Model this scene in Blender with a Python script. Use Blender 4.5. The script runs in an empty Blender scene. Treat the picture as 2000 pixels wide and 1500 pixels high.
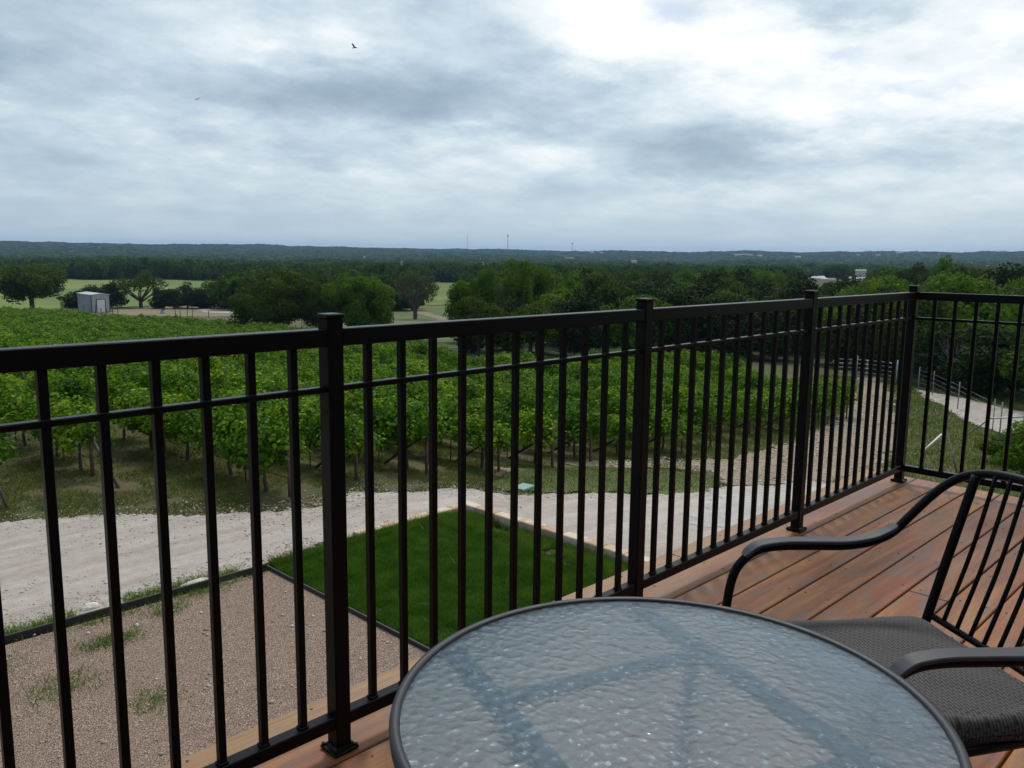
import bpy, math, random
import numpy as np
from mathutils import Vector, Matrix

rng = np.random.default_rng(7)
random.seed(7)
S = bpy.context.scene
COL = S.collection

# ------------------------------------------------------------------ camera
CAM = np.array([-5.62865, -1.96119, 1.43916])
R_ = np.array([0.70231488, -0.71178746, 0.0106033])
U_ = np.array([0.09987934, 0.11327599, 0.98853056])
F_ = np.array([0.70482475, 0.69320067, -0.15064828])
FPX = 1647.05
cd = bpy.data.cameras.new("camera"); cam = bpy.data.objects.new("camera", cd); COL.objects.link(cam)
cd.sensor_width = 36; cd.lens = FPX / 2000 * 36; cd.clip_start = 0.05; cd.clip_end = 30000
M = Matrix(((R_[0], U_[0], -F_[0], CAM[0]), (R_[1], U_[1], -F_[1], CAM[1]), (R_[2], U_[2], -F_[2], CAM[2]), (0, 0, 0, 1)))
cam.matrix_world = M
S.camera = cam

def ray(px, py):
    d = (px - 1000) / FPX * R_ - (py - 750) / FPX * U_ + F_
    return d
def back(px, py, z):
    d = ray(px, py); return CAM + d * (z - CAM[2]) / d[2]
def atD(px, py, D):
    d = ray(px, py); return CAM + d * D / math.hypot(d[0], d[1])

# ------------------------------------------------------------------ noise + terrain
def hash2(i, j, s):
    v = np.sin(i * 127.1 + j * 311.7 + s * 74.7) * 43758.5453
    return v - np.floor(v)
def vnoise(x, y, s=0):
    x = np.asarray(x, float); y = np.asarray(y, float)
    i = np.floor(x); j = np.floor(y); fx = x - i; fy = y - j
    fx = fx * fx * (3 - 2 * fx); fy = fy * fy * (3 - 2 * fy)
    return (hash2(i, j, s) * (1 - fx) + hash2(i + 1, j, s) * fx) * (1 - fy) + (hash2(i, j + 1, s) * (1 - fx) + hash2(i + 1, j + 1, s) * fx) * fy
def fbm(x, y, s=0, o=4):
    t = 0; a = .5; f = 1.
    for k in range(o):
        t = t + a * vnoise(x * f, y * f, s + k * 3); a *= .5; f *= 2.03
    return t
def H(x, y):
    x = np.asarray(x, float); y = np.asarray(y, float)
    near = -3.5 - np.interp(x, [4, 16, 36, 100, 300], [0, 1.45, 2.6, 3.9, 5.0]) - .022 * np.clip(y - 12, 0, 200)
    D = np.hypot(x - CAM[0], y - CAM[1])
    az = np.arctan2(x - CAM[0], y - CAM[1])
    a = (az - math.radians(45.5))
    ridge = np.interp(np.degrees(a), [-60, -31, -20, -8, 8, 20, 31, 60], [40, 33, 33, 27, 22, 30, 38, 38])
    far = np.interp(D, [0, 230, 500, 900, 1500, 2300, 9000], [-11, -11, -12.8, -15, -15, -11, -11])
    k = np.interp(D, [2300, 3300, 3900, 5000], [0, 1, 1, .8])
    far = np.where(D > 2300, (1 - k) * np.interp(D, [2300, 3300], [-11, -11]) + k * (ridge - 11), far)
    far = far + (fbm(az * 14, D / 500, 5, 4) - .47) * np.interp(D, [400, 900, 1500, 3500], [0, 5, 14, 30])
    w = np.clip((D - 210) / 220, 0, 1); w = w * w * (3 - 2 * w)
    return near * (1 - w) + far * w
def hz(x, y): return float(H(x, y))
def hit(px, py, off=0., t0=4.):
    d = ray(px, py); d = d / math.hypot(d[0], d[1]); t = t0
    for i in range(6000):
        P = CAM + d * t
        g = P[2] - hz(P[0], P[1]) - off
        if g < 0: break
        t += max(.03, .2 * g)
    return P

# ------------------------------------------------------------------ mesh helpers
def tag(o, label=None, cat=None, group=None, kind=None):
    if label: o["label"] = label
    if cat: o["category"] = cat
    if group: o["group"] = group
    if kind: o["kind"] = kind
    return o
def empty(name, loc=(0, 0, 0), rz=0, **k):
    o = bpy.data.objects.new(name, None); COL.objects.link(o)
    o.location = loc; o.rotation_euler = (0, 0, rz); o.empty_display_size = .1
    return tag(o, **k)
def link(name, me, mat=None, parent=None, smooth=False):
    o = bpy.data.objects.new(name, me); COL.objects.link(o)
    if mat and not me.materials: me.materials.append(mat)
    if parent: o.parent = parent
    return o
def np_mesh(name, V, k, idx=None, smooth=False):
    """V: (N,3); k: verts per face; idx: (M,k) or None for consecutive"""
    V = np.ascontiguousarray(V, dtype=np.float32)
    if idx is None: idx = np.arange(len(V)).reshape(-1, k)
    idx = np.ascontiguousarray(idx, dtype=np.int32)
    me = bpy.data.meshes.new(name)
    me.vertices.add(len(V)); me.vertices.foreach_set("co", V.ravel())
    me.loops.add(idx.size); me.loops.foreach_set("vertex_index", idx.ravel())
    m = len(idx)
    me.polygons.add(m)
    me.polygons.foreach_set("loop_start", np.arange(0, m * k, k, dtype=np.int32))
    try: me.polygons.foreach_set("loop_total", np.full(m, k, dtype=np.int32))
    except Exception: pass
    if smooth: me.polygons.foreach_set("use_smooth", np.ones(m, dtype=bool))
    me.update(calc_edges=True)
    me.validate()
    return me

class MB:
    def __init__(s): s.v = []; s.f = []; s.sm = []
    def add(s, vs, fs, sm=False):
        b = len(s.v); s.v += [tuple(v) for v in vs]; s.f += [tuple(b + i for i in f) for f in fs]; s.sm += [sm] * len(fs)
    def box(s, c, d, rz=0., bev=0.):
        cx, cy, cz = c; x, y, z = d[0] / 2, d[1] / 2, d[2] / 2
        ca, sa = math.cos(rz), math.sin(rz)
        def T(p): return (cx + p[0] * ca - p[1] * sa, cy + p[0] * sa + p[1] * ca, cz + p[2])
        if bev <= 0:
            vs = [T((a * x, b * y, e * z)) for e in (-1, 1) for b in (-1, 1) for a in (-1, 1)]
            s.add(vs, [(0, 2, 3, 1), (4, 5, 7, 6), (0, 1, 5, 4), (2, 6, 7, 3), (0, 4, 6, 2), (1, 3, 7, 5)])
        else:
            bm_pts = []
            b_ = min(bev, x * .9, y * .9, z * .9)
            ring = lambda X, Y, Z: [(-X, -Y, Z), (X, -Y, Z), (X, Y, Z), (-X, Y, Z)]
            def oct_(X, Y, Z, q): return [(-X + q, -Y, Z), (X - q, -Y, Z), (X, -Y + q, Z), (X, Y - q, Z), (X - q, Y, Z), (-X + q, Y, Z), (-X, Y - q, Z), (-X, -Y + q, Z)]
            rs = [oct_(x - b_, y - b_, -z, b_ * .01), oct_(x, y, -z + b_, b_), oct_(x, y, z - b_, b_), oct_(x - b_, y - b_, z, b_ * .01)]
            vs = [T(p) for r in rs for p in r]; fs = [tuple(range(7, -1, -1)), tuple(range(24, 32))]
            for k in range(3):
                for i in range(8): fs.append((k * 8 + i, k * 8 + (i + 1) % 8, k * 8 + 8 + (i + 1) % 8, k * 8 + 8 + i))
            s.add(vs, fs)
        return s
    def tube(s, path, r, n=10, cap=True, flat=None, up=None):
        P = [Vector(p) for p in path]; m = len(P)
        rr = r if hasattr(r, "__len__") else [r] * m
        t0 = (P[1] - P[0]).normalized()
        a = Vector(up) if up else (Vector((0, 0, 1)) if abs(t0.z) < .9 else Vector((1, 0, 0)))
        nrm = (a - t0 * a.dot(t0)).normalized()
        vs = []; fs = []
        for i in range(m):
            t = ((P[min(i + 1, m - 1)] - P[max(i - 1, 0)])).normalized()
            nrm = (nrm - t * nrm.dot(t))
            if nrm.length < 1e-6: nrm = t.orthogonal()
            nrm.normalize(); bn = t.cross(nrm)
            for k in range(n):
                A = 2 * math.pi * k / n
                ca, sa = math.cos(A), math.sin(A)
                if flat:   # rounded-rectangle-ish section: half thickness rr (along nrm), half width flat (along bn)
                    e = .22
                    ca = math.copysign(abs(ca) ** e, ca); sa = math.copysign(abs(sa) ** e, sa)
                    vs.append(P[i] + nrm * ca * rr[i] + bn * sa * flat)
                else: vs.append(P[i] + nrm * ca * rr[i] + bn * sa * rr[i])
        for i in range(m - 1):
            for k in range(n): fs.append((i * n + k, i * n + (k + 1) % n, (i + 1) * n + (k + 1) % n, (i + 1) * n + k))
        if cap: fs.append(tuple(range(n - 1, -1, -1))); fs.append(tuple((m - 1) * n + k for k in range(n)))
        s.add(vs, fs, True); return s
    def cyl(s, c, r, h, n=20, r2=None):
        r2 = r if r2 is None else r2
        vs = [(c[0] + q * math.cos(2 * math.pi * k / n), c[1] + q * math.sin(2 * math.pi * k / n), c[2] + z) for q, z in ((r, 0), (r2, h)) for k in range(n)]
        fs = [(k, (k + 1) % n, n + (k + 1) % n, n + k) for k in range(n)] + [tuple(range(n - 1, -1, -1)), tuple(range(n, 2 * n))]
        s.add(vs, fs); return s
    def mesh(s, name, smooth_angle=None):
        me = bpy.data.meshes.new(name); me.from_pydata(s.v, [], s.f); me.update()
        for p, q in zip(me.polygons, s.sm): p.use_smooth = bool(q) and len(p.vertices) <= 4
        return me
    def build(s, name, mat, parent=None): return link(name, s.mesh(name), mat, parent)

def smooth_path(pts, n=8):
    P = [np.array(p, float) for p in pts]; P = [2 * P[0] - P[1]] + P + [2 * P[-1] - P[-2]]; out = []
    for i in range(1, len(P) - 2):
        for k in range(n):
            t = k / n; a, b, c, d = P[i - 1], P[i], P[i + 1], P[i + 2]
            out.append(.5 * ((2 * b) + (-a + c) * t + (2 * a - 5 * b + 4 * c - d) * t * t + (-a + 3 * b - 3 * c + d) * t ** 3))
    out.append(P[-2]); return out

# ------------------------------------------------------------------ node helpers
class NT:
    def __init__(s, tree): s.t = tree; s.n = tree.nodes; s.l = tree.links
    def new(s, typ, **k):
        nd = s.n.new(typ)
        for a, b in k.items(): setattr(nd, a, b)
        return nd
    def put(s, sock, val):
        if isinstance(val, bpy.types.NodeSocket): s.l.new(val, sock)
        elif val is not None:
            try: sock.default_value = val
            except Exception: sock.default_value = (val[0], val[1], val[2], 1) if len(val) == 3 else val
    def math(s, op, a, b=None, c=None, clamp=False):
        nd = s.new("ShaderNodeMath", operation=op); nd.use_clamp = clamp
        s.put(nd.inputs[0], a)
        if b is not None: s.put(nd.inputs[1], b)
        if c is not None: s.put(nd.inputs[2], c)
        return nd.outputs[0]
    def vmath(s, op, a, b=None, out=0):
        nd = s.new("ShaderNodeVectorMath", operation=op); s.put(nd.inputs[0], a)
        if b is not None:
            if op == "SCALE": s.put(nd.inputs[3], b)
            else: s.put(nd.inputs[1], b)
        return nd.outputs[out]
    def noise(s, vec, scale, detail=4, rough=.55, dist=0., out=0):
        nd = s.new("ShaderNodeTexNoise"); s.put(nd.inputs["Vector"], vec) if vec is not None else None
        nd.inputs["Scale"].default_value = scale; nd.inputs["Detail"].default_value = detail
        nd.inputs["Roughness"].default_value = rough; nd.inputs["Distortion"].default_value = dist
        return nd.outputs[out]
    def vor(s, vec, scale, feature="F1", out="Distance", rnd=1.):
        nd = s.new("ShaderNodeTexVoronoi", feature=feature); s.put(nd.inputs["Vector"], vec)
        nd.inputs["Scale"].default_value = scale; nd.inputs["Randomness"].default_value = rnd
        return nd.outputs[out]
    def mix(s, f, a, b, blend="MIX"):
        nd = s.new("ShaderNodeMix", data_type="RGBA", blend_type=blend)
        s.put(nd.inputs[0], f)
        for sock, v in ((nd.inputs[6], a), (nd.inputs[7], b)):
            if isinstance(v, bpy.types.NodeSocket): s.l.new(v, sock)
            else: sock.default_value = (v[0], v[1], v[2], 1)
        return nd.outputs[2]
    def ramp(s, f, stops, interp="LINEAR"):
        nd = s.new("ShaderNodeValToRGB"); s.put(nd.inputs[0], f); cr = nd.color_ramp; cr.interpolation = interp
        while len(cr.elements) > 1: cr.elements.remove(cr.elements[-1])
        cr.elements[0].position = stops[0][0]; cr.elements[0].color = (*stops[0][1], 1) if len(stops[0][1]) == 3 else stops[0][1]
        for p, c in stops[1:]:
            e = cr.elements.new(p); e.color = (*c, 1)
        return nd.outputs[0]
    def step(s, v, a, b):
        nd = s.new("ShaderNodeMapRange"); s.put(nd.inputs[0], v); nd.inputs[1].default_value = a; nd.inputs[2].default_value = b
        nd.inputs[3].default_value = 0; nd.inputs[4].default_value = 1; nd.clamp = True
        return nd.outputs[0]
    def bump(s, h, strength=.5, dist=.01, normal=None):
        nd = s.new("ShaderNodeBump"); nd.inputs["Strength"].default_value = strength; nd.inputs["Distance"].default_value = dist
        s.put(nd.inputs["Height"], h)
        if normal is not None: s.put(nd.inputs["Normal"], normal)
        return nd.outputs[0]
def material(name, color=(.5, .5, .5), rough=.6, metal=0., spec=.5):
    m = bpy.data.materials.new(name); m.use_nodes = True
    N = NT(m.node_tree); b = m.node_tree.nodes["Principled BSDF"]
    b.inputs["Base Color"].default_value = (*color, 1); b.inputs["Roughness"].default_value = rough; b.inputs["Metallic"].default_value = metal
    b.inputs["Specular IOR Level"].default_value = spec
    pos = N.new("ShaderNodeTexCoord").outputs["Object"]
    return m, N, b, pos
def simple(name, color, rough=.6, metal=0., var=.25, scale=3., bump=0., bscale=40.):
    m, N, b, pos = material(name, color, rough, metal)
    geo = N.new("ShaderNodeNewGeometry").outputs["Position"]
    n = N.noise(geo, scale, 5, .6)
    c = N.mix(N.step(n, .3, .7), tuple(v * (1 - var) for v in color), tuple(min(1, v * (1 + var)) for v in color))
    N.put(b.inputs["Base Color"], c)
    if bump: N.put(b.inputs["Normal"], N.bump(N.noise(geo, bscale, 3), bump, .004))
    return m

# ------------------------------------------------------------------ materials
def m_black():
    m, N, b, pos = material("black_painted_steel", (.005, .005, .006), .36, spec=.12)
    geo = N.new("ShaderNodeNewGeometry").outputs["Position"]
    n = N.noise(geo, 9, 5, .6); f = N.noise(geo, 300, 2, .5)
    N.put(b.inputs["Roughness"], N.math("ADD", N.math("MULTIPLY", n, .2), .22))
    dust = N.step(N.noise(geo, 30, 6, .7), .62, .8)
    N.put(b.inputs["Base Color"], N.mix(N.math("MULTIPLY", dust, .5), (.0045, .0045, .0055), (.016, .015, .015)))
    N.put(b.inputs["Normal"], N.bump(f, .12, .0006))
    return m
MAT_BLACK = m_black()
def m_rim():
    m, N, b, pos = material("charcoal_table_steel", (.024, .027, .036), .5, spec=.4)
    geo = N.new("ShaderNodeNewGeometry").outputs["Position"]
    N.put(b.inputs["Roughness"], N.math("ADD", N.math("MULTIPLY", N.noise(geo, 20, 5, .6), .2), .42))
    return m
MAT_RIM = m_rim()

def m_wood():
    m, N, b, _ = material("stained_deck_wood", (.3, .15, .08), .5, spec=.3)
    geo = N.new("ShaderNodeNewGeometry").outputs["Position"]
    at = N.new("ShaderNodeAttribute"); at.attribute_name = "board"; at.attribute_type = "GEOMETRY"
    off = at.outputs["Fac"]
    comb = N.new("ShaderNodeCombineXYZ"); N.put(comb.inputs[0], N.math("MULTIPLY", off, 37.)); N.put(comb.inputs[1], N.math("MULTIPLY", off, 11.)); N.put(comb.inputs[2], N.math("MULTIPLY", off, 5.))
    p = N.vmath("ADD", geo, comb.outputs[0])
    ps = N.vmath("MULTIPLY", p, (1., 9., 9.))
    pg = N.vmath("MULTIPLY", p, (2.2, 60., 60.))
    grain = N.noise(pg, 3., 6, .65, 1.2)
    band = N.noise(ps, 1.1, 4, .6, .8)
    base = N.ramp(band, [(.30, (.16, .050, .015)), (.44, (.27, .095, .028)), (.56, (.37, .155, .050)), (.72, (.46, .235, .095))])
    tone = N.ramp(off, [(0., (.72, .68, .64)), (.3, (1., .93, .84)), (.55, (.80, .86, .88)), (.8, (1.08, .98, .82)), (1., (.88, .78, .72))])
    c = N.mix(1., base, tone, "MULTIPLY")
    c = N.mix(N.math("MULTIPLY", N.step(grain, .42, .72), .55), c, (.12, .04, .018))
    red = N.step(N.noise(N.vmath("MULTIPLY", p, (1.2, 3., 3.)), 1.5, 3, .5), .56, .75)
    c = N.mix(N.math("MULTIPLY", red, .6), c, (.26, .045, .014))
    grey = N.step(N.noise(N.vmath("MULTIPLY", geo, (1.6, 5., 5.)), 2.2, 6, .7, .6), .48, .64)
    c = N.mix(N.math("MULTIPLY", grey, .62), c, (.13, .105, .105))
    knot = N.vor(N.vmath("MULTIPLY", p, (2.2, 6., 1.)), 1., "F1"); kn = N.step(knot, .085, .02)
    c = N.mix(N.math("MULTIPLY", kn, .85), c, (.04, .02, .012))
    spots = N.step(N.noise(geo, 26, 4, .6), .66, .74)
    c = N.mix(N.math("MULTIPLY", spots, .45), c, (.07, .045, .035))
    N.put(b.inputs["Base Color"], c)
    N.put(b.inputs["Roughness"], N.math("ADD", N.math("MULTIPLY", band, .3), .30))
    N.put(b.inputs["Normal"], N.bump(N.math("ADD", grain, N.math("MULTIPLY", N.noise(geo, 5, 2), 2.)), .3, .0022))
    return m
MAT_WOOD = m_wood()
def m_outer():
    m, N, b, _ = material("tan_fascia_wood", (.42, .22, .09), .5)
    geo = N.new("ShaderNodeNewGeometry").outputs["Position"]
    g = N.noise(N.vmath("MULTIPLY", geo, (1.4, 26., 26.)), 3., 6, .65, 1.)
    c = N.ramp(g, [(.25, (.17, .080, .028)), (.5, (.27, .14, .050)), (.75, (.34, .20, .085))])
    grey = N.step(N.noise(N.vmath("MULTIPLY", geo, (2, 5., 5.)), 2.2, 5, .7), .58, .75)
    c = N.mix(N.math("MULTIPLY", grey, .45), c, (.2, .16, .14))
    N.put(b.inputs["Base Color"], c); N.put(b.inputs["Normal"], N.bump(g, .3, .002))
    return m
MAT_OUTER = m_outer()

def m_glass():
    m, N, b, _ = material("hammered_glass", (.90, .97, .98), .1)
    geo = N.new("ShaderNodeNewGeometry").outputs["Position"]
    g2 = N.vmath("MULTIPLY", geo, (1, 1, .0))
    warp = N.vmath("ADD", g2, N.vmath("SCALE", N.noise(g2, 30, 2, .5, 0, 1), .018))
    v = N.new("ShaderNodeTexVoronoi", feature="SMOOTH_F1"); N.put(v.inputs["Vector"], warp); v.inputs["Scale"].default_value = 60.; v.inputs["Smoothness"].default_value = .75
    h = N.math("ADD", v.outputs["Distance"], N.math("MULTIPLY", N.noise(g2, 90, 3, .5), .35))
    b.inputs["Transmission Weight"].default_value = .975; b.inputs["IOR"].default_value = 1.5; b.inputs["Roughness"].default_value = .15
    b.inputs["Base Color"].default_value = (.50, .76, .95, 1)
    N.put(b.inputs["Normal"], N.bump(h, .75, .0022))
    return m
MAT_GLASS = m_glass()
def m_weave():
    m, N, b, pos = material("woven_sling_fabric", (.1, .095, .09), .85)
    sx = N.new("ShaderNodeSeparateXYZ"); N.put(sx.inputs[0], pos)
    x, y, z = sx.outputs
    wx = N.math("SINE", N.math("MULTIPLY", y, 2 * math.pi / .0082))
    row = N.math("FLOOR", N.math("DIVIDE", y, .0082))
    sh = N.math("MULTIPLY", N.math("FRACT", N.math("MULTIPLY", row, .618)), .022)
    d = N.math("FRACT", N.math("DIVIDE", N.math("ADD", N.math("ADD", x, z), sh), .022))
    dash = N.step(N.math("ABSOLUTE", N.math("SUBTRACT", d, .5)), .40, .44)
    groove = N.step(wx, -1., -.2)
    light = N.mix(N.noise(pos, 160, 3, .6), (.036, .033, .034), (.135, .128, .132))
    c = N.mix(dash, light, (.018, .018, .02))
    c = N.mix(groove, (.014, .013, .013), c)
    N.put(b.inputs["Base Color"], c)
    N.put(b.inputs["Normal"], N.bump(N.math("ADD", wx, N.math("MULTIPLY", dash, -.5)), .45, .0007))
    return m
MAT_WEAVE = m_weave()

def leafmat(name, dark, mid, light, transl=.35, patch=.5, pscale=1.2, rough=.7, objvar=.25, spec=.12):
    m = bpy.data.materials.new(name); m.use_nodes = True; N = NT(m.node_tree); N.n.clear()
    out = N.new("ShaderNodeOutputMaterial"); g = N.new("ShaderNodeNewGeometry")
    rnd = g.outputs["Random Per Island"]
    oi = N.new("ShaderNodeObjectInfo").outputs["Random"]
    pn = N.noise(g.outputs["Position"], pscale, 3, .5)
    f = N.math("ADD", N.math("MULTIPLY", rnd, 1 - patch), N.math("MULTIPLY", N.step(pn, .3, .7), patch))
    f = N.math("ADD", f, N.math("MULTIPLY", N.math("SUBTRACT", oi, .5), objvar), clamp=True)
    c = N.ramp(f, [(0., dark), (.5, mid), (1., light)])
    p = N.new("ShaderNodeBsdfPrincipled"); N.put(p.inputs["Base Color"], c); p.inputs["Roughness"].default_value = rough
    p.inputs["Specular IOR Level"].default_value = spec
    t = N.new("ShaderNodeBsdfTranslucent"); N.put(t.inputs["Color"], N.mix(1., c, (1.25, 1.2, .5), "MULTIPLY"))
    mx = N.new("ShaderNodeMixShader"); mx.inputs[0].default_value = transl
    N.l.new(p.outputs[0], mx.inputs[1]); N.l.new(t.outputs[0], mx.inputs[2]); N.l.new(mx.outputs[0], out.inputs[0])
    return m
MAT_VINE = leafmat("vine_leaves", (.016, .056, .004), (.064, .165, .006), (.29, .41, .022), .30, .5, 1.5, spec=.10)
MAT_VINE_FAR = leafmat("vine_leaves_far", (.018, .056, .004), (.076, .170, .009), (.24, .35, .020), .30, .5, 1.1)
MAT_OAK = leafmat("oak_leaves", (.018, .038, .006), (.042, .078, .009), (.095, .135, .014), .3, .5, .5, spec=.05)
MAT_ELM = leafmat("elm_leaves", (.026, .064, .007), (.062, .135, .011), (.13, .21, .016), .35, .5, .45, spec=.05)
MAT_CEDAR = leafmat("cedar_leaves", (.013, .026, .009), (.024, .042, .012), (.045, .070, .016), .15, .5, .5, spec=.03)
MAT_DRY = leafmat("sparse_grey_leaves", (.035, .045, .022), (.06, .07, .035), (.10, .115, .055), .25, .4, .5)
MAT_FOREST = leafmat("far_forest_leaves", (.014, .034, .010), (.040, .080, .014), (.095, .150, .024), .2, .6, .045, objvar=0., spec=0.)
MAT_GRASS = leafmat("grass_blades", (.045, .080, .012), (.090, .125, .022), (.19, .165, .055), .3, .5, .8)
MAT_TURF = leafmat("turf_blades", (.030, .090, .010), (.062, .155, .017), (.15, .22, .045), .3, .6, 2.6)
MAT_WEED = leafmat("weed_blades", (.04, .10, .012), (.08, .17, .02), (.17, .24, .05), .35, .5, 2.)
MAT_WEED0 = leafmat("verge_blades", (.035, .062, .006), (.065, .100, .010), (.12, .135, .03), .3, .6, .8)
MAT_BARK = simple("bark", (.075, .06, .05), .9, var=.4, scale=6, bump=.6, bscale=25)
MAT_GREYBARK = simple("pale_dead_branch", (.32, .31, .29), .85, var=.25, scale=3)
MAT_VTRUNK = simple("vine_trunk_bark", (.06, .045, .035), .9, var=.4, scale=12, bump=.6, bscale=60)
MAT_RUST = simple("rusty_pipe", (.10, .05, .035), .8, var=.4, scale=15, bump=.3)
MAT_STAKE = simple("dark_steel_post", (.05, .042, .038), .7, .3, var=.3, scale=10)
MAT_GALV = simple("galvanised_steel", (.42, .43, .44), .45, .7, var=.2, scale=5)
MAT_GALV2 = simple("weathered_galvanised_post", (.26, .27, .28), .6, .3, var=.2, scale=5)
MAT_WIRE = simple("black_hose", (.02, .02, .02), .5, var=.2)
MAT_PVC = simple("white_plastic_pipe", (.75, .75, .73), .4, var=.08)

def m_ground():
    m, N, b, _ = material("dry_grass_ground", (.1, .1, .04), .95)
    geo = N.new("ShaderNodeNewGeometry").outputs["Position"]
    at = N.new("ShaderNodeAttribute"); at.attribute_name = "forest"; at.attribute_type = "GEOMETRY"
    n1 = N.noise(geo, .35, 5, .6); n2 = N.noise(geo, 2.2, 6, .65); n3 = N.noise(geo, 22, 4, .7)
    f = N.math("ADD", N.math("MULTIPLY", n1, .5), N.math("MULTIPLY", n2, .5))
    c = N.ramp(f, [(.38, (.036, .068, .008)), (.47, (.070, .080, .016)), (.55, (.115, .085, .028)), (.64, (.155, .105, .05))])
    c = N.mix(N.math("MULTIPLY", n3, .5), c, (.05, .045, .02), "MIX")
    st = N.math("MULTIPLY", N.step(N.vor(geo, 14., "F1"), .22, .12), N.step(N.noise(geo, .9, 4, .6), .55, .68))
    c = N.mix(st, c, (.42, .39, .33))
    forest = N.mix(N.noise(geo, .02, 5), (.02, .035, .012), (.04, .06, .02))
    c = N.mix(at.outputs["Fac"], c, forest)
    N.put(b.inputs["Base Color"], c)
    N.put(b.inputs["Normal"], N.bump(N.math("ADD", n3, n2), .7, .05))
    return m
def m_field(name, a, c_, d):
    m, N, b, _ = material(name, a, .95)
    geo = N.new("ShaderNodeNewGeometry").outputs["Position"]
    n1 = N.noise(N.vmath("MULTIPLY", geo, (1, .45, 1)), .03, 5, .6); n2 = N.noise(geo, .8, 5, .7)
    f = N.math("ADD", N.math("MULTIPLY", n1, .7), N.math("MULTIPLY", n2, .3))
    N.put(b.inputs["Base Color"], N.ramp(f, [(.38, a), (.5, c_), (.62, d)]))
    return m
def m_road(name, tint, tracks=True, stone=(.55, .52, .47), stoneamt=.5):
    m, N, b, _ = material(name, tint, .9)
    geo = N.new("ShaderNodeNewGeometry").outputs["Position"]
    n1 = N.noise(N.vmath("MULTIPLY", geo, (.12, 1.7, 1)), 1.1, 6, .62, .5); n2 = N.noise(geo, 5, 6, .7); n3 = N.noise(geo, 60, 3, .7)
    dk = tuple(v * q for v, q in zip(tint, (.74, .69, .64))); lt = tuple(min(.8, v * 1.25) for v in tint)
    c = N.ramp(N.math("ADD", N.math("MULTIPLY", n1, .6), N.math("MULTIPLY", n2, .4)), [(.35, dk), (.5, tint), (.64, lt)])
    c = N.mix(N.math("MULTIPLY", N.step(n3, .5, .8), .35), c, tuple(v * .5 for v in tint))
    st = N.math("MULTIPLY", N.step(N.vor(geo, 24., "F1"), .25, .14), N.step(N.noise(geo, 1.1, 4, .6), .60 - stoneamt * .2, .72 - stoneamt * .2))
    c = N.mix(N.math("MULTIPLY", st, .8), c, stone)
    N.put(b.inputs["Base Color"], c)
    N.put(b.inputs["Normal"], N.bump(N.math("ADD", N.math("ADD", n2, N.math("MULTIPLY", n3, .4)), st), .8, .03))
    return m
def m_pea():
    m, N, b, _ = material("pink_pea_gravel", (.3, .22, .18), .9)
    geo = N.new("ShaderNodeNewGeometry").outputs["Position"]
    v = N.new("ShaderNodeTexVoronoi", feature="F1"); N.put(v.inputs["Vector"], geo); v.inputs["Scale"].default_value = 70.
    sc = N.new("ShaderNodeSeparateColor"); N.put(sc.inputs[0], v.outputs["Color"])
    c = N.ramp(sc.outputs[0], [(0., (.20, .125, .085)), (.35, (.34, .235, .17)), (.65, (.43, .315, .235)), (.93, (.49, .375, .29)), (1., (.62, .55, .48))])
    c = N.mix(N.step(v.outputs["Distance"], .35, .65), c, (.10, .065, .05))
    c = N.mix(N.math("MULTIPLY", N.step(N.noise(geo, .8, 5, .6), .45, .7), .35), c, (.22, .15, .11))
    c = N.mix(N.math("MULTIPLY", N.step(N.noise(N.vmath("MULTIPLY", geo, (1, 2.2, 1)), 4, 4, .6), .5, .72), .4), c, (.15, .10, .08))
    N.put(b.inputs["Base Color"], c)
    N.put(b.inputs["Normal"], N.bump(N.math("MULTIPLY", v.outputs["Distance"], -1.), .9, .012))
    return m
def m_turfbase():
    m, N, b, _ = material("turf_soil", (.02, .06, .012), .95)
    geo = N.new("ShaderNodeNewGeometry").outputs["Position"]
    N.put(b.inputs["Base Color"], N.mix(N.noise(geo, 2, 5, .6), (.022, .05, .01), (.045, .085, .016)))
    return m
MAT_GROUND = m_ground()
MAT_FIELD = m_field("pasture_grass", (.072, .125, .010), (.100, .155, .014), (.145, .185, .024))
MAT_VINEFLOOR = None
MAT_ROAD = m_road("caliche_road", (.385, .345, .305), stone=(.5,.46,.41), stoneamt=.2)
MAT_WHITE_ROAD = m_road("white_crushed_stone", (.42, .405, .385), stone=(.6, .59, .57), stoneamt=.8)
MAT_STONY = m_road("stony_earth", (.27, .205, .145), stone=(.42, .36, .29), stoneamt=1.2)
MAT_CLEAR = m_road("bare_earth_clearing", (.17, .15, .075), stone=(.45, .4, .33))
MAT_PEA = m_pea()
MAT_TURF0 = m_turfbase()

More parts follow.
